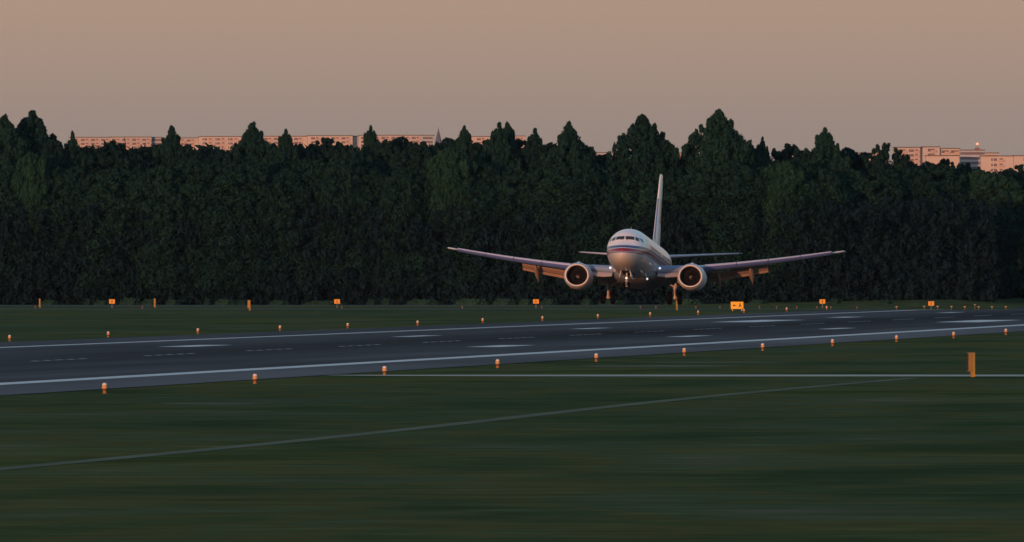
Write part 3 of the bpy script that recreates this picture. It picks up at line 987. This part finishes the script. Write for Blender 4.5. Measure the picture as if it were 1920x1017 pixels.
ty, to = tall_proto(M['marker_yellow']), tall_proto(M['lamp_peach'])
register(ty)
yl = [(1681, 'y'), (1733, 'y'), (1758, 'o'), (1784, 'y'), (1809, 'o'), (1835, 'y'), (1860, 'y'), (1886, 'o')]
cnt = {'y': 0, 'o': 0}
for px, k in yl:
    src = ty if k == 'y' else to
    o = src if cnt[k] == 0 else copy_tree(src)
    x, y = run_xy(-156.6, px)
    o.location = (x, y, terr(x, y))
    o.scale = (1.0,) * 3
    word = 'yellow-topped' if k == 'y' else 'orange-bodied'
    tag(o, f'{word} light on a stem by the far runway end, {ORD[cnt[k]]} such from left', 'taxiway light', f'{word} lights by the far runway end')
    cnt[k] += 1
x, y = run_xy(-156.6, 1828)
o = MB().tube((0, 0, 0), (0, 0, 0.75), 0.025, n=8).box(-.14, .14, -.02, .02, .66, .74).build('stake', M['steel'])
o.location = (x, y, terr(x, y))
tag(o, 'thin grey stake among the lights by the far runway end', 'stake')


# ------------------------------------------------------------------ signs
def small_sign(px, label, grp, tiltz):
    y = F * H / (577.0 - HY)
    x = (px - CX) / F * y
    r = empty('distance_sign', (x, y, terr(x, y)), tiltz)
    MB().tube((0, 0, 0), (0, 0, 0.55), 0.035, n=8).box(-.12, .12, -.12, .12, 0, .03).build('post', M['steel'], r)
    bd = MB().box(-0.37, 0.37, -0.04, 0.04, 0.50, 1.06).build('board', M['orange'], r)
    MB().box(-0.04, 0.04, -0.046, -0.0405, 0.56, 0.94).add([(-0.04, -0.043, .94), (-0.04, -0.043, .86), (-0.12, -0.043, .82)], [(0, 1, 2)]).build('numeral', M['black'], bd)
    tag(r, label, 'sign', grp)


sg_l = [(210, 'small orange board sign on a post, leftmost one before the forest'),
        (632, 'small orange board sign on a post, before the forest left of the airliner wing'),
        (1005, 'small orange board sign on a post, below the airliner left engine wing'),
        (1542, 'small orange board sign on a post, right of the yellow arrow sign'),
        (1746, 'small orange board sign on a post, rightmost, above the row of lights')]
sg_l[2] = (1005, 'small orange board sign on a post, under the left wing of the airliner in view')
for px, lb in sg_l:
    small_sign(px, lb, 'small orange board signs before the forest', 0.0)


def cabinet_sign(name, px, ybase, wpx, hpx, leg, face, label, rot, split=False, wid=2.2):
    """lit-type sign cabinet standing almost edge-on: width foreshortened by its turn"""
    x, y = gnd(px, ybase)
    r = empty(name, (x, y, terr(x, y)), rot)
    hz = hpx / F * y
    lg = leg / F * y
    hw, dp = wid / 2, 0.045
    cab = MB().box(-hw, hw, -dp, dp, lg, hz).build('cabinet', M['olive'], r)
    MB().box(-hw + (0.48 if split else .03), hw - .34, -dp - .012, -dp - .0005, lg + .03, hz - .03).build('face_panel', face, cab)
    MB().box(hw - .28, hw - .02, -dp - .012, -dp - .0005, lg + .03, hz - .03).build('end_panel', face, cab)
    MB().box(hw - .34, hw - .28, -dp - .010, -dp - .0005, lg + .03, hz - .03).build('divider', M['black'], cab)
    if split:
        MB().box(-hw + .02, -hw + .48, -dp - .012, -dp - .0005, lg + .03, hz - .03).build('edge_panel', M['black'], cab)
    for sx in (hw - 0.55, hw - 0.12):
        MB().box(sx - .09, sx + .09, -.06, .05, 0, lg).build('leg', M['amber'], r)
    return tag(r, label, 'sign')


cabinet_sign('taxiway_sign', 1820.5, 707, 14, 45.5, 10, M['amber'], 'tall orange sign seen almost edge-on beside the pale concrete strip', R(-79.0), True, wid=1.6)
cabinet_sign('taxiway_sign', 74.5, 577, 4, 17, 2, M['orange'], 'narrow orange sign seen edge-on, leftmost before the forest', R(-84), wid=1.3)
cabinet_sign('taxiway_sign', 290, 577, 5, 17, 2, M['orange'], 'narrow orange sign seen edge-on, between two small board signs on the left', R(-83), wid=1.4)
cabinet_sign('taxiway_sign', 467, 582.5, 8, 19.5, 4, M['orange'], 'orange sign with olive side seen nearly edge-on, nearer the grass than its neighbours', R(-80), wid=1.7)
cabinet_sign('taxiway_sign', 1269, 582, 4, 19, 4, M['dull_yellow'], 'narrow yellow sign seen edge-on right below the airliner right-hand wheels', R(-86), wid=1.3)

# yellow arrow sign with black letter
x, y = gnd(1382, 583.5)
r = empty('arrow_sign', (x, y, terr(x, y)))
mpx = y / F
cab = MB().box(-12 * mpx, 12 * mpx, -0.09, 0.09, 3.6 * mpx, 17.6 * mpx).build('cabinet', M['olive'], r)
MB().box(-11.6 * mpx, 11.6 * mpx, -0.1, -0.0905, 4.0 * mpx, 17.2 * mpx).build('face_panel', M['yellow'], cab)
tx = MB()
zc, yf = 10.6 * mpx, -0.104
L = lambda u, v: (u * mpx, yf, zc + v * mpx)
tx.add([L(-8.2, 0), L(-5.2, 2.6), L(-5.2, -2.6)], [(0, 1, 2)])
tx.add([L(-5.2, 0.7), L(-1.2, 0.7), L(-1.2, -0.7), L(-5.2, -0.7)], [(0, 1, 2, 3)])
tx.add([L(2.6, -4), L(4.0, -4), L(6.0, 4.2), L(5.0, 4.2)], [(0, 1, 2, 3)])
tx.add([L(5.0, 4.2), L(6.0, 4.2), L(8.6, -4), L(7.2, -4)], [(0, 1, 2, 3)])
tx.add([L(4.1, -1.6), L(7.2, -1.6), L(6.9, -0.2), L(4.4, -0.2)], [(0, 1, 2, 3)])
for i, v in enumerate(tx.v):
    tx.v[i] = (v[0], v[1] - (0.0006 if i > 13 else 0), v[2])
tx.build('lettering', M['black'], cab)
for sx in (-8.5, 8.5):
    MB().box(sx * mpx - .05, sx * mpx + .05, -.05, .05, 0, 3.6 * mpx).build('leg', M['orange'], r)
tag(r, 'yellow sign with a black left arrow and letter A beside the runway', 'sign')


# ------------------------------------------------------------------ trees
def leaf_cloud(centres, radii, per, leaf, rng, flat=1.45, droop=2.3):
    """leaf clumps: diamond leaves on and in small spheres"""
    n = len(centres)
    idx = np.repeat(np.arange(n), per)
    m_ = len(idx)
    d = rng.normal(size=(m_, 3))
    d /= np.linalg.norm(d, axis=1)[:, None]
    rad = radii[idx] * (0.55 + 0.5 * rng.random(m_))
    c = centres[idx] + d * rad[:, None] * np.array([1, 1, flat])
    nrm = d + rng.normal(size=(m_, 3)) * 0.38
    nrm /= np.linalg.norm(nrm, axis=1)[:, None]
    up = np.tile(np.array([0, 0, 1.0]), (m_, 1)) + rng.normal(size=(m_, 3)) * 0.6
    u = np.cross(nrm, up)
    u /= np.linalg.norm(u, axis=1)[:, None] + 1e-9
    v = np.cross(u, nrm)
    s = leaf * (0.6 + 0.8 * rng.random(m_))
    a, b_ = u * s[:, None] * 0.5, v * (s * droop)[:, None] * 0.5
    V = np.stack([c - b_, c + a * 0.9, c + b_, c - a * 0.9], axis=1).reshape(-1, 3)
    return V


def crown_mesh(name, prof, height, nclump, mat, seed, per=60, leaf=0.225, cr=(0.45, 0.85), lumps=7, base=0.12, wav=1.0):
    """prof(u) -> radius, u = 0 top .. 1 bottom of the crown; lobed by limbs"""
    rng = np.random.default_rng(seed)
    C, Rd = [], []
    ph = rng.random(lumps) * 6.28
    for i in range(nclump):
        u = rng.random() ** 0.85
        th = rng.random() * 2 * math.pi
        r0 = prof(u)
        lob = 1.0 + wav * 0.20 * math.sin(3 * th + ph[0] + 5 * u) + wav * 0.15 * math.sin(5 * th + ph[1] - 9 * u) + wav * 0.13 * math.sin(23 * u + ph[2] + 2 * th)
        r = r0 * lob * (0.62 + 0.38 * rng.random() ** 0.5) if rng.random() < 0.85 else r0 * rng.random() * 0.7
        z = height * (1 - u * (1 - base))
        c = cr[0] + (cr[1] - cr[0]) * rng.random()
        c *= (0.25 + 0.75 * min(1, u * 5))
        C.append((r * math.cos(th), r * math.sin(th), z - c))
        Rd.append(c)
    # limb lobes that give the outline its knobs and notches
    for k in range(26):
        u = 0.075 + 0.5 * (k / 26) ** 1.3
        th = rng.random() * 6.28
        r = prof(u) * (0.92 + (0.12 + 0.25 * wav) * rng.random())
        z = height * (1 - u * (1 - base))
        lr = (0.10 + 0.55 * min(1, u * 4)) * (0.8 + 0.5 * rng.random())
        for q in range(7):
            C.append((r * math.cos(th) + rng.normal() * lr * .35, r * math.sin(th) + rng.normal() * lr * .35, z + lr * (q / 6 - 0.6) * 1.5))
            Rd.append(lr * (0.75 - 0.05 * q))
    # top leader
    for k in range(6):
        C.append((rng.normal() * 0.12, rng.normal() * 0.12, height - 0.25 - k * 0.35))
        Rd.append(0.15 + 0.05 * k)
    V = leaf_cloud(np.array(C), np.array(Rd), per, leaf, rng)
    me = bpy.data.meshes.new(name)
    nf = len(V) // 4
    me.vertices.add(len(V))
    me.vertices.foreach_set('co', V.astype(np.float32).ravel())
    me.loops.add(nf * 4)
    me.loops.foreach_set('vertex_index', np.arange(nf * 4, dtype=np.int32))
    me.polygons.add(nf)
    me.polygons.foreach_set('loop_start', np.arange(0, nf * 4, 4, dtype=np.int32))
    me.materials.append(mat)
    me.update(calc_edges=True)
    return me


def trunk_mesh(name, height, seed, r0=0.28):
    rnd = random.Random(seed)
    mb = MB()
    pts = []
    x = y = 0.0
    for k in range(7):
        pts.append(Vector((x, y, height * 0.8 * k / 6 - (0.3 if k == 0 else 0))))
        x += rnd.uniform(-.18, .18); y += rnd.uniform(-.18, .18)
    rings = []
    for k, p in enumerate(pts):
        rr = r0 * (1.25 if k == 0 else 1 - 0.13 * k)
        rings.append([p + Vector((rr * math.cos(a), rr * math.sin(a), 0)) for a in [2 * math.pi * q / 8 for q in range(8)]])
    mb.rings(rings)
    for k in range(9):
        i = rnd.randint(1, 5)
        a = rnd.random() * 6.28
        L_ = rnd.uniform(1.5, 3.2) * (1.1 - i * 0.1)
        p = pts[i]
        q = p + Vector((math.cos(a) * L_, math.sin(a) * L_, L_ * 0.9))
        mb.tube(p, q, r0 * 0.35, r0 * 0.1, 6)
    return mb.mesh(name, M['bark'], smooth=50)


def p_point(w):                    # pointed leader over broad shoulders
    def f(u):
        if u < 0.09: return w * (0.02 + 0.27 * (u / 0.09))
        if u < 0.13: return w * 0.30
        if u < 0.22: return w * (0.30 + 0.50 * (u - .13) / .09)
        return w * (0.80 + 0.20 * min(1, (u - .22) / .2))
    return f


def p_cone(w):
    def f(u):
        return w * min(1, 0.015 + 0.985 * (u / 0.27))
    return f


def p_dome(w):
    def f(u):
        return w * math.sqrt(max(0.02, 1 - (1 - min(1, u * 2.6)) ** 2))
    return f


def p_umb(w):
    def f(u):
        if u < 0.16: return w * math.sqrt(max(0.03, 1 - (1 - u / 0.16) ** 2))
        return w * (0.55 + 0.35 * min(1, (u - .16) * 1.8))
    return f


HT = 24.0
species = []   # (kind, crown mesh, trunk mesh, width in metres at its broad part)
for i in range(3):
    species.append(('pointed', crown_mesh('crown', p_point(4.0), HT, 620, M['leaf'], 10 + i, base=0.20), trunk_mesh('trunk', HT, 20 + i)))
for i in range(2):
    species.append(('cone', crown_mesh('crown', p_cone(4.8), HT, 820, M['leaf'], 30 + i, base=0.20, wav=0.35), trunk_mesh('trunk', HT, 40 + i)))
for i in range(3):
    species.append(('dome', crown_mesh('crown', p_dome(3.5), HT, 560, M['leaf_dark'], 50 + i, base=0.22), trunk_mesh('trunk', HT, 60 + i)))
species.append(('umbrella', crown_mesh('crown', p_umb(3.2), HT, 480, M['leaf_dark'], 70, base=0.25), trunk_mesh('trunk', HT, 80)))
species.append(('pale', crown_mesh('crown', p_dome(3.4), HT, 620, M['leaf_pale'], 90, base=0.55, leaf=0.22), trunk_mesh('trunk', HT, 91)))
for i in range(3):
    species.append(('wall', crown_mesh('crown', p_dome(3.3), HT, 700, M['leaf'], 100 + i, base=0.16, leaf=0.23, cr=(0.6, 1.1)), trunk_mesh('trunk', HT, 110 + i)))
BYK = {}
for k, cm, tm in species: BYK.setdefault(k, []).append((cm, tm))
trnd = random.Random(99)


def tree(name, kind, px, ytop, Y, wscale, label, cat='tree', group=None):
    Y += 26 * ss(px, 1450, 1850)
    x = (px - CX) / F * Y
    z0 = terr(x, Y)
    top = H + (HY - ytop) / F * Y
    sz = (top - z0) / HT
    cm, tm = trnd.choice(BYK[kind])
    r = empty(name, (x, Y, z0 - 0.05), trnd.random() * 6.28)
    r.scale = (wscale, wscale, sz)
    link('crown', cm, r)
    link('trunk', tm, r)
    return tag(r, label, cat, group)


pointed = [
    (8, 214, 1.0, 'tall pointed tree cut by the left picture edge'),
    (60, 207, 1.25, 'tallest pointed tree at the far left of the skyline, with broad shoulders'),
    (136, 247, 0.55, 'small pointed treetop just left of the long apartment blocks'),
    (322, 237, 0.85, 'pointed tree standing in front of the left apartment blocks'),
    (474, 228, 1.0, 'tall pointed tree at the right end of the left apartment blocks'),
    (537, 242, 0.75, 'smaller pointed treetop, neighbour of the tree right of the left apartment blocks'),
    (696, 235, 0.75, 'narrow pointed treetop before the long pink block left of the spire'),
    (871, 235, 0.75, 'narrow pointed treetop just right of the church spire'),
    (936, 229, 0.75, 'left top of the twin pointed trees right of the church spire'),
    (952, 228, 0.75, 'right top of the twin pointed trees right of the church spire'),
    (1003, 240, 0.7, 'small pointed treetop between the twin tops and the next tall tree'),
    (1067, 227, 0.95, 'tall pointed tree left of the broad tree behind the tail fin'),
    (1430, 256, 0.55, 'small pointed treetop right of the tallest tree on the skyline'),
    (1548, 239, 0.95, 'pointed tree with broad shoulders between the fin and the right apartment blocks'),
]
for i, (px, yt, w, lb) in enumerate(pointed):
    tree('pointed_tree', 'pointed', px, yt, 2118 + (i * 7) % 11, w, lb, 'tree', 'pointed trees on the skyline')
tree('pointed_tree', 'cone', 1204, 214, 2116, 1.0, 'broad conical tree on the skyline right behind the airliner tail fin', 'tree', 'pointed trees on the skyline')
tree('pointed_tree', 'cone', 1348, 205, 2116, 1.0, 'tallest conical tree on the skyline, right of the tail fin', 'tree', 'pointed trees on the skyline')
tree('umbrella_tree', 'umbrella', 1659, 268, 2114, 0.85, 'flat-topped spreading tree at the left end of the right apartment blocks')
rounds = [(100, 262, .8), (30, 262, .9), (165, 276, .7), (213, 264, .9), (262, 277, .7), (300, 272, .75), (352, 274, .7), (385, 279, .7), (420, 281, .7),
          (452, 268, .8), (504, 268, .8), (560, 270, .75), (612, 259, .95), (655, 272, .7), (722, 262, .6), (750, 257, .85), (790, 266, .85),
          (842, 259, .8), (890, 268, .7), (915, 262, .7), (975, 262, .8), (1030, 268, .75), (1092, 268, .6), (1126, 292, .7), (1165, 283, .8), (1246, 284, .8),
          (1298, 292, .6), (1400, 268, .6), (1480, 270, .85), (1515, 284, .6), (1590, 277, .7), (1622, 286, .7), (1700, 300, .7), (1740, 303, .6), (1772, 298, .75),
          (1812, 306, .7), (1850, 322, .7), (1885, 318, .65), (1912, 309, .7)]
for i, (px, yt, w) in enumerate(rounds):
    nm = ORD[i] if i < len(rounds) - 1 else 'last'
    tree('round_tree', 'dome', px, yt, 2120 + (i * 5) % 13, w * 1.3, f'dark round-topped tree between the pointed skyline trees, {nm} from the left', 'tree', 'round-topped trees on the skyline')
pale = [(58, 286, .6, 'paler leafy tree below the tallest tree on the left'), (846, 276, .75, 'paler leafy tree below the church spire'), (1472, 303, .8, 'paler leafy tree in front of a dark dome right of the fin'),
        (1858, 325, 1.0, 'pale leafy tree at the right edge below the apartment blocks'), (1835, 318, .6, 'pale slim leafy tree left of the palest tree at the right edge')]
for px, yt, w, lb in pale:
    tree('pale_tree', 'pale', px, yt, 2108, w, lb, 'tree', 'paler trees in the forest front')
k = 0
px = -30.0
wall = []
while px < 1960:
    yt = 296 + 24 * trnd.random() + (18 if px > 1780 else 0)
    wall.append((px, yt, 1.0 + 0.3 * trnd.random()))
    px += 46 + 20 * trnd.random()
for i, (px, yt, w) in enumerate(wall):
    nm = ORD[i] if i < len(wall) - 1 else 'last'
    tree('broadleaf_tree', 'wall', px, yt, 2108 + trnd.random() * 5, w, f'dark leafy tree in the front row of the forest, {nm} from the left', 'tree', 'front row of the forest')
# understorey: thicket between and behind the trunks, coloured dark as the wood's inner shade
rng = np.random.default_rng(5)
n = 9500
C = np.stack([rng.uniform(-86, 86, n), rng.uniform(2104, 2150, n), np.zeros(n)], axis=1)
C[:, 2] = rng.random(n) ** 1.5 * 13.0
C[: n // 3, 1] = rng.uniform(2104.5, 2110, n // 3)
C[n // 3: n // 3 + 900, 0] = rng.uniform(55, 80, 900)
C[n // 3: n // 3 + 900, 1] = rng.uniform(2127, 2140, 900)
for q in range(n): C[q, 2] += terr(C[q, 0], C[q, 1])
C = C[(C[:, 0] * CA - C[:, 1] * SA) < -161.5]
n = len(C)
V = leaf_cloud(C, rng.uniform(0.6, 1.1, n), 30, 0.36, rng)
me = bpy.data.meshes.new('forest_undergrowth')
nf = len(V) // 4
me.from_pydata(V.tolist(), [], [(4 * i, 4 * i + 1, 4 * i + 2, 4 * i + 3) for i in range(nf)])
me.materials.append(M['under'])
tag(link('forest_undergrowth', me), 'thicket, coloured black-green for forest shade, filling the forest floor between the trunks', None, None, 'stuff')
# deep wood behind the skyline rows
n = 11000
C = np.stack([rng.uniform(-110, 110, n), rng.uniform(2136, 2200, n), rng.random(n) * 16.3 + 0.6], axis=1)
C[:, 2] *= np.where(C[:, 0] < 10, 1.22, np.where(C[:, 0] < 52, 1.12, 1.0))
V = leaf_cloud(C, rng.uniform(0.9, 1.6, n), 18, 0.8, rng)
me = bpy.data.meshes.new('distant_wood')
nf = len(V) // 4
me.from_pydata(V.tolist(), [], [(4 * i, 4 * i + 1, 4 * i + 2, 4 * i + 3) for i in range(nf)])
me.materials.append(M['leaf_dark'])
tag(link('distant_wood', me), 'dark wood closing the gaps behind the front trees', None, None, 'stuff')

# low bushes at the forest foot
bushes = [(92, 20, 5), (165, 9, 6), (190, 18, 4.5), (243, 24, 7.5), (279, 18, 6), (323, 16, 5.5), (389, 9, 7), (420, 22, 6), (455, 14, 5), (522, 22, 4.5), (605, 44, 4), (697, 13, 6), (725, 12, 7),
          (790, 36, 6), (882, 38, 6.5), (944, 26, 6.5), (985, 16, 6), (1028, 20, 6.5), (1100, 14, 6), (1145, 30, 5), (1280, 40, 6), (1420, 22, 4), (1565, 14, 5), (1660, 16, 4)]
bm_ = crown_mesh('bush_foliage', lambda u: 1.0 * math.sqrt(max(0.05, 1 - (1 - min(1, u * 1.3)) ** 2)), 1.0, 46, M['bush'], 300, per=22, leaf=0.22, cr=(0.15, 0.28), base=0.05)
for i, (px, w, h) in enumerate(bushes):
    Y = 2092.0
    x = (px - CX) / F * Y
    o = link('bush', bm_)
    o.location = (x, Y, terr(x, Y) - 0.03)
    o.scale = (w / 2 / F * Y, 0.7, (h + 1.5) / F * Y)
    nm = ORD[i] if i < len(bushes) - 1 else 'last'
    tag(o, f'low grey-green bush at the foot of the forest, {nm} from the left', 'bush', 'low bushes at the foot of the forest')

# ------------------------------------------------------------------ distant buildings
def block(name, px0, px1, ytop, Y, wall, label, depth=14, rot=0.0, group_w=19.0, floor=7.3, wins=True, nfl=5, roofc='b_roof', style=0):
    """slab block: front face to the camera between two bearings, roof at ytop"""
    x0, x1 = (px0 - CX) / F * Y, (px1 - CX) / F * Y
    top = H + (HY - ytop) / F * Y
    xm = (x0 + x1) / 2
    z0 = terr(xm, Y) - 1.0
    r = empty(name, (xm, Y, z0), rot)
    hw = (x1 - x0) / 2
    ht = top - z0
    MB().box(-hw, hw, 0, depth, 0, ht).build('wall', M[wall], r)
    MB().box(-hw - 0.4, hw + 0.4, -0.4, depth + 0.4, ht, ht + 0.5).build('roof', M[roofc], r)
    if wins:
        mp = Y / F
        wm = MB().box(-0.9, 0.9, -0.06, 0.05, -0.75, 0.75).mesh('window', M['b_win'])
        ws = MB().box(-0.45, 0.45, -0.06, 0.05, -0.75, 0.75).mesh('window', M['b_win'])
        bal = MB().box(-1.5, 1.5, -1.1, 0.0, -1.05, -0.95).box(-1.5, 1.5, -1.16, -1.1, -1.05, 0.0).mesh('balcony', M['b_balc'])
        gw = group_w * mp
        nc = max(1, int(2 * hw / gw))
        off = (2 * hw - nc * gw) / 2
        n = 0
        for f in range(nfl):
            z = ht - (f + 0.62) * floor * mp
            if z < 1.5: break
            for c in range(nc):
                xc = -hw + off + (c + 0.5) * gw
                lst = ((-0.30 * gw, ws), (-0.10 * gw, wm), (0.24 * gw, wm)) if style == 0 else ((-0.25 * gw, wm), (0.25 * gw, wm))
                for dx, me_ in lst:
                    if n >= 96: break
                    o = link('window', me_, r)
                    o.location = (xc + dx, 0, z)
                    n += 1
                if style == 0 and f % 1 == 0:
                    o = link('balcony', bal, r)
                    o.location = (xc + 0.24 * gw, 0, z)
    return tag(r, label, 'building')


YB = 10500
block('apartment_block', 130, 206, 258.5, YB, 'b_pink', 'pink slab block at the far left of the skyline, half hidden by a round treetop')
block('apartment_block', 206.5, 284, 258, YB, 'b_pink', 'pink slab block left of the blue-grey stair tower')
block('stair_tower', 284.5, 303, 258.5, YB + 6, 'b_grey_shade', 'blue-grey stair tower between pink slab blocks on the left', group_w=9, style=1)
block('apartment_block', 303.5, 372, 259.5, YB + 3, 'b_pink', 'pink slab block behind the pointed tree on the left')
block('apartment_block', 372.5, 452, 257, YB - 8, 'b_orange', 'taller apricot slab block left of the second tall pointed tree', group_w=24, floor=7.6)
block('apartment_block', 484, 576, 256.5, YB, 'b_orange', 'long apricot block showing as a thin strip left of the round dome tree')
block('apartment_block', 576.5, 661, 255.3, YB - 5, 'b_orange', 'apricot block strip just left of the small blue stair tower')
block('stair_tower', 661.5, 672, 256.2, YB + 3, 'b_grey_shade', 'small blue-grey stair tower in the middle strip of blocks', group_w=9, style=1, wins=False)
block('apartment_block', 672.5, 790, 254.6, YB - 5, 'b_pink', 'long pink block ending just left of the church spire')
block('apartment_block', 790.5, 814, 254.8, YB - 5, 'b_grey_shade', 'block end coloured blue-grey for shade, next to the church spire', group_w=9, style=1)
block('apartment_block', 884, 918, 257, YB, 'b_orange', 'apricot block strip between the spire and the twin pointed trees')
block('apartment_block', 962, 985, 256, YB, 'b_orange', 'sliver of apricot block right of the twin pointed trees')
block('apartment_block', 1108, 1150, 287, YB, 'b_grey_shade', 'low grey block showing left of the broad tree behind the fin', nfl=2)
block('apartment_block', 1270, 1300, 288, YB, 'b_orange', 'low apricot block in the notch right of the tail fin tree', nfl=2)
block('apartment_block', 1500, 1516, 284, 8800, 'b_orange', 'sliver of apricot block left of the pointed tree right of the fin', nfl=2)
block('apartment_block', 1596, 1650, 288, 8800, 'b_pink', 'pale pink block glimpsed left of the flat-topped tree', nfl=3, floor=9)
YR = 8700
block('apartment_block', 1676, 1725.5, 277.5, YR, 'b_pink', 'pink block right behind the flat-topped tree', group_w=24, floor=8.8)
block('stair_tower', 1726, 1729.5, 277, YR + 3, 'b_grey_shade', 'thin dark stair slot in the right-hand pink blocks', wins=False)
block('apartment_block', 1730, 1762, 276.5, YR, 'b_pink', 'tallest pink block of the right-hand group', group_w=16, floor=8.8)
block('apartment_block', 1762.5, 1799.5, 279.5, YR + 2, 'b_orange', 'apricot block right of the tallest pink one', group_w=18, floor=8.5)
block('apartment_block', 1736, 1799, 293, YR - 30, 'b_orange', 'lower apricot block standing in front of the right-hand group', wins=False)
block('apartment_block', 1800, 1846, 282.5, YR, 'b_grey_shade', 'block coloured blue-grey for shade, with rows of windows carrying the red roof lamp', group_w=11, floor=9, style=1)
block('apartment_block', 1846.5, 1872, 288, YR, 'b_orange', 'narrow apricot block right of the blue-grey one', group_w=12, floor=9, style=1)
block('apartment_block', 1839, 1900, 293.5, YR - 45, 'b_orange', 'nearer apricot block with window rows at the right of the skyline', group_w=32, floor=10)
block('apartment_block', 1900.5, 1960, 293, YR - 45, 'b_orange', 'apricot block cut by the right picture edge', group_w=32, floor=10)
# penthouse strip and roof lamp
x = (1833 - CX) / F * YR
zr = H + (HY - 282.5) / F * YR
r = empty('roof_mast', (x, YR + 6, zr + 0.5))
MB().box(-1.4, 1.4, -1.4, 1.4, 0, 1.2).tube((0, 0, 1.2), (0, 0, 2.6), 0.15, n=8).build('plinth', M['brick'], r)
MB().lathe([(0.15, 2.6), (0.75, 2.9), (0.75, 3.5), (0.2, 3.9)], 12).build('lamp', M['beacon'], r, smooth=40)
tag(r, 'red glowing obstruction lamp on the blue-grey block roof', 'roof lamp')

# church
YC = 6000
x = (822 - CX) / F * YC
z0 = terr(x, YC)
top = H + (HY - 239) / F * YC
zb = H + (HY - 283) / F * YC
r = empty('church', (x, YC, z0), R(8))
ht, hb = top - z0, zb - z0
MB().box(-2.1, 2.1, -2.1, 2.1, 0, hb).build('tower', M['brick'], r)
s_ = 2.0
rg = [[(s_ * math.cos(R(22.5 + 45 * k)) * q, s_ * math.sin(R(22.5 + 45 * k)) * q, z) for k in range(8)] for q, z in ((1.12, hb), (0.92, hb + 1.4), (0.04, ht - .6))]
MB().rings(rg).build('spire', M['slate'], r)
MB().tube((0, 0, ht - .8), (0, 0, ht + .3), 0.06, n=6).build('finial', M['slate'], r)
MB().box(-5, 5, 2.2, 26, 0, max(4, hb - 9)).build('nave', M['brick'], r)
tag(r, 'dark pointed church spire rising over the treetops', 'church')

# ------------------------------------------------------------------ evening haze
hm = bpy.data.materials.new('haze')
hm.use_nodes = True
hn = hm.node_tree
for q in list(hn.nodes):
    if q.type == 'BSDF_PRINCIPLED': hn.nodes.remove(q)
pv = hn.nodes.new('ShaderNodeVolumePrincipled')
pv.inputs['Color'].default_value = (0.42, 0.75, 1.0, 1)
pv.inputs['Density'].default_value = 0.7e-5
hn.links.new(pv.outputs[0], hn.nodes['Material Output'].inputs['Volume'])
tag(MB().box(-9100, 9100, -2100, 20100, -3, 110).build('haze', hm), 'thin evening haze over the whole airfield', None, None, 'stuff')

# ------------------------------------------------------------------ light and sky
SUN_EL, SUN_AZ = 2.2, 21.0         # azimuth: degrees to the left of straight behind the camera
sd = Vector((-math.sin(R(SUN_AZ)) * math.cos(R(SUN_EL)), -math.cos(R(SUN_AZ)) * math.cos(R(SUN_EL)), math.sin(R(SUN_EL))))
ld = bpy.data.lights.new('sun', 'SUN')
ld.energy = 2.9
ld.angle = R(0.5)
ld.color = (1.0, 0.42, 0.21)
so = bpy.data.objects.new('sun', ld)
COL.objects.link(so)
so.rotation_euler = sd.to_track_quat('Z', 'Y').to_euler()

w = bpy.data.worlds.new('World')
scene.world = w
w.use_nodes = True
nt = w.node_tree
bg = nt.nodes['Background']
sky = N(nt, 'ShaderNodeTexSky', sky_type='NISHITA')
sky.sun_disc = False
sky.sun_elevation = R(SUN_EL)
sky.sun_rotation = math.atan2(sd.x, sd.y)
sky.altitude = 20
sky.air_density = 1.0
sky.dust_density = 2.0
sky.ozone_density = 2.0
tc = N(nt, 'ShaderNodeTexCoord')
sp = N(nt, 'ShaderNodeSeparateXYZ')
nt.links.new(tc.outputs['Generated'], sp.inputs[0])
el = sp.outputs['Z']
# dusty horizon band of the evening sky: colour by elevation
mr = N(nt, 'ShaderNodeMapRange')
nt.links.new(el, mr.inputs['Value'])
for i, v in enumerate((0.0, 0.05, 0.0, 1.0)): mr.inputs[i + 1].default_value = v
K = 10.0
bandc = ramp(nt, mr.outputs[0], [(0.0, (0.28, 0.235, 0.208)), (0.13, (0.319, 0.247, 0.211)), (0.18, (0.340, 0.255, 0.213)), (0.265, (0.397, 0.279, 0.219)), (0.335, (0.427, 0.297, 0.219)), (1.0, (0.46, 0.36, 0.31))])
sc_ = N(nt, 'ShaderNodeVectorMath', operation='SCALE')
nt.links.new(bandc, sc_.inputs[0])
sc_.inputs['Scale'].default_value = K
mr2 = N(nt, 'ShaderNodeMapRange', interpolation_type='SMOOTHSTEP')
nt.links.new(el, mr2.inputs['Value'])
for i, v in enumerate((0.03, 0.32, 1.0, 0.0)): mr2.inputs[i + 1].default_value = v
skb = N(nt, 'ShaderNodeVectorMath', operation='SCALE')
nt.links.new(sky.outputs[0], skb.inputs[0])
skb.inputs['Scale'].default_value = 4.8
cc = mixc(nt, mr2.outputs[0], skb.outputs[0], sc_.outputs[0])
nt.links.new(cc, bg.inputs['Color'])
bg.inputs['Strength'].default_value = 0.1

# ------------------------------------------------------------------ camera
cd = bpy.data.cameras.new('camera')
cd.sensor_width = 36
cd.lens = F / 1920 * 36
cd.shift_y = (HY - 508.5) / 1920.0
cd.clip_start = 1.0
cd.clip_end = 40000
co = bpy.data.objects.new('camera', cd)
COL.objects.link(co)
co.location = (0, 0, H)
co.rotation_euler = (R(90), 0, 0)
scene.camera = co
scene.view_settings.view_transform = 'Standard'
scene.view_settings.look = 'None'
scene.view_settings.exposure = 0
scene.view_settings.gamma = 1
scene.cycles.max_bounces = 6
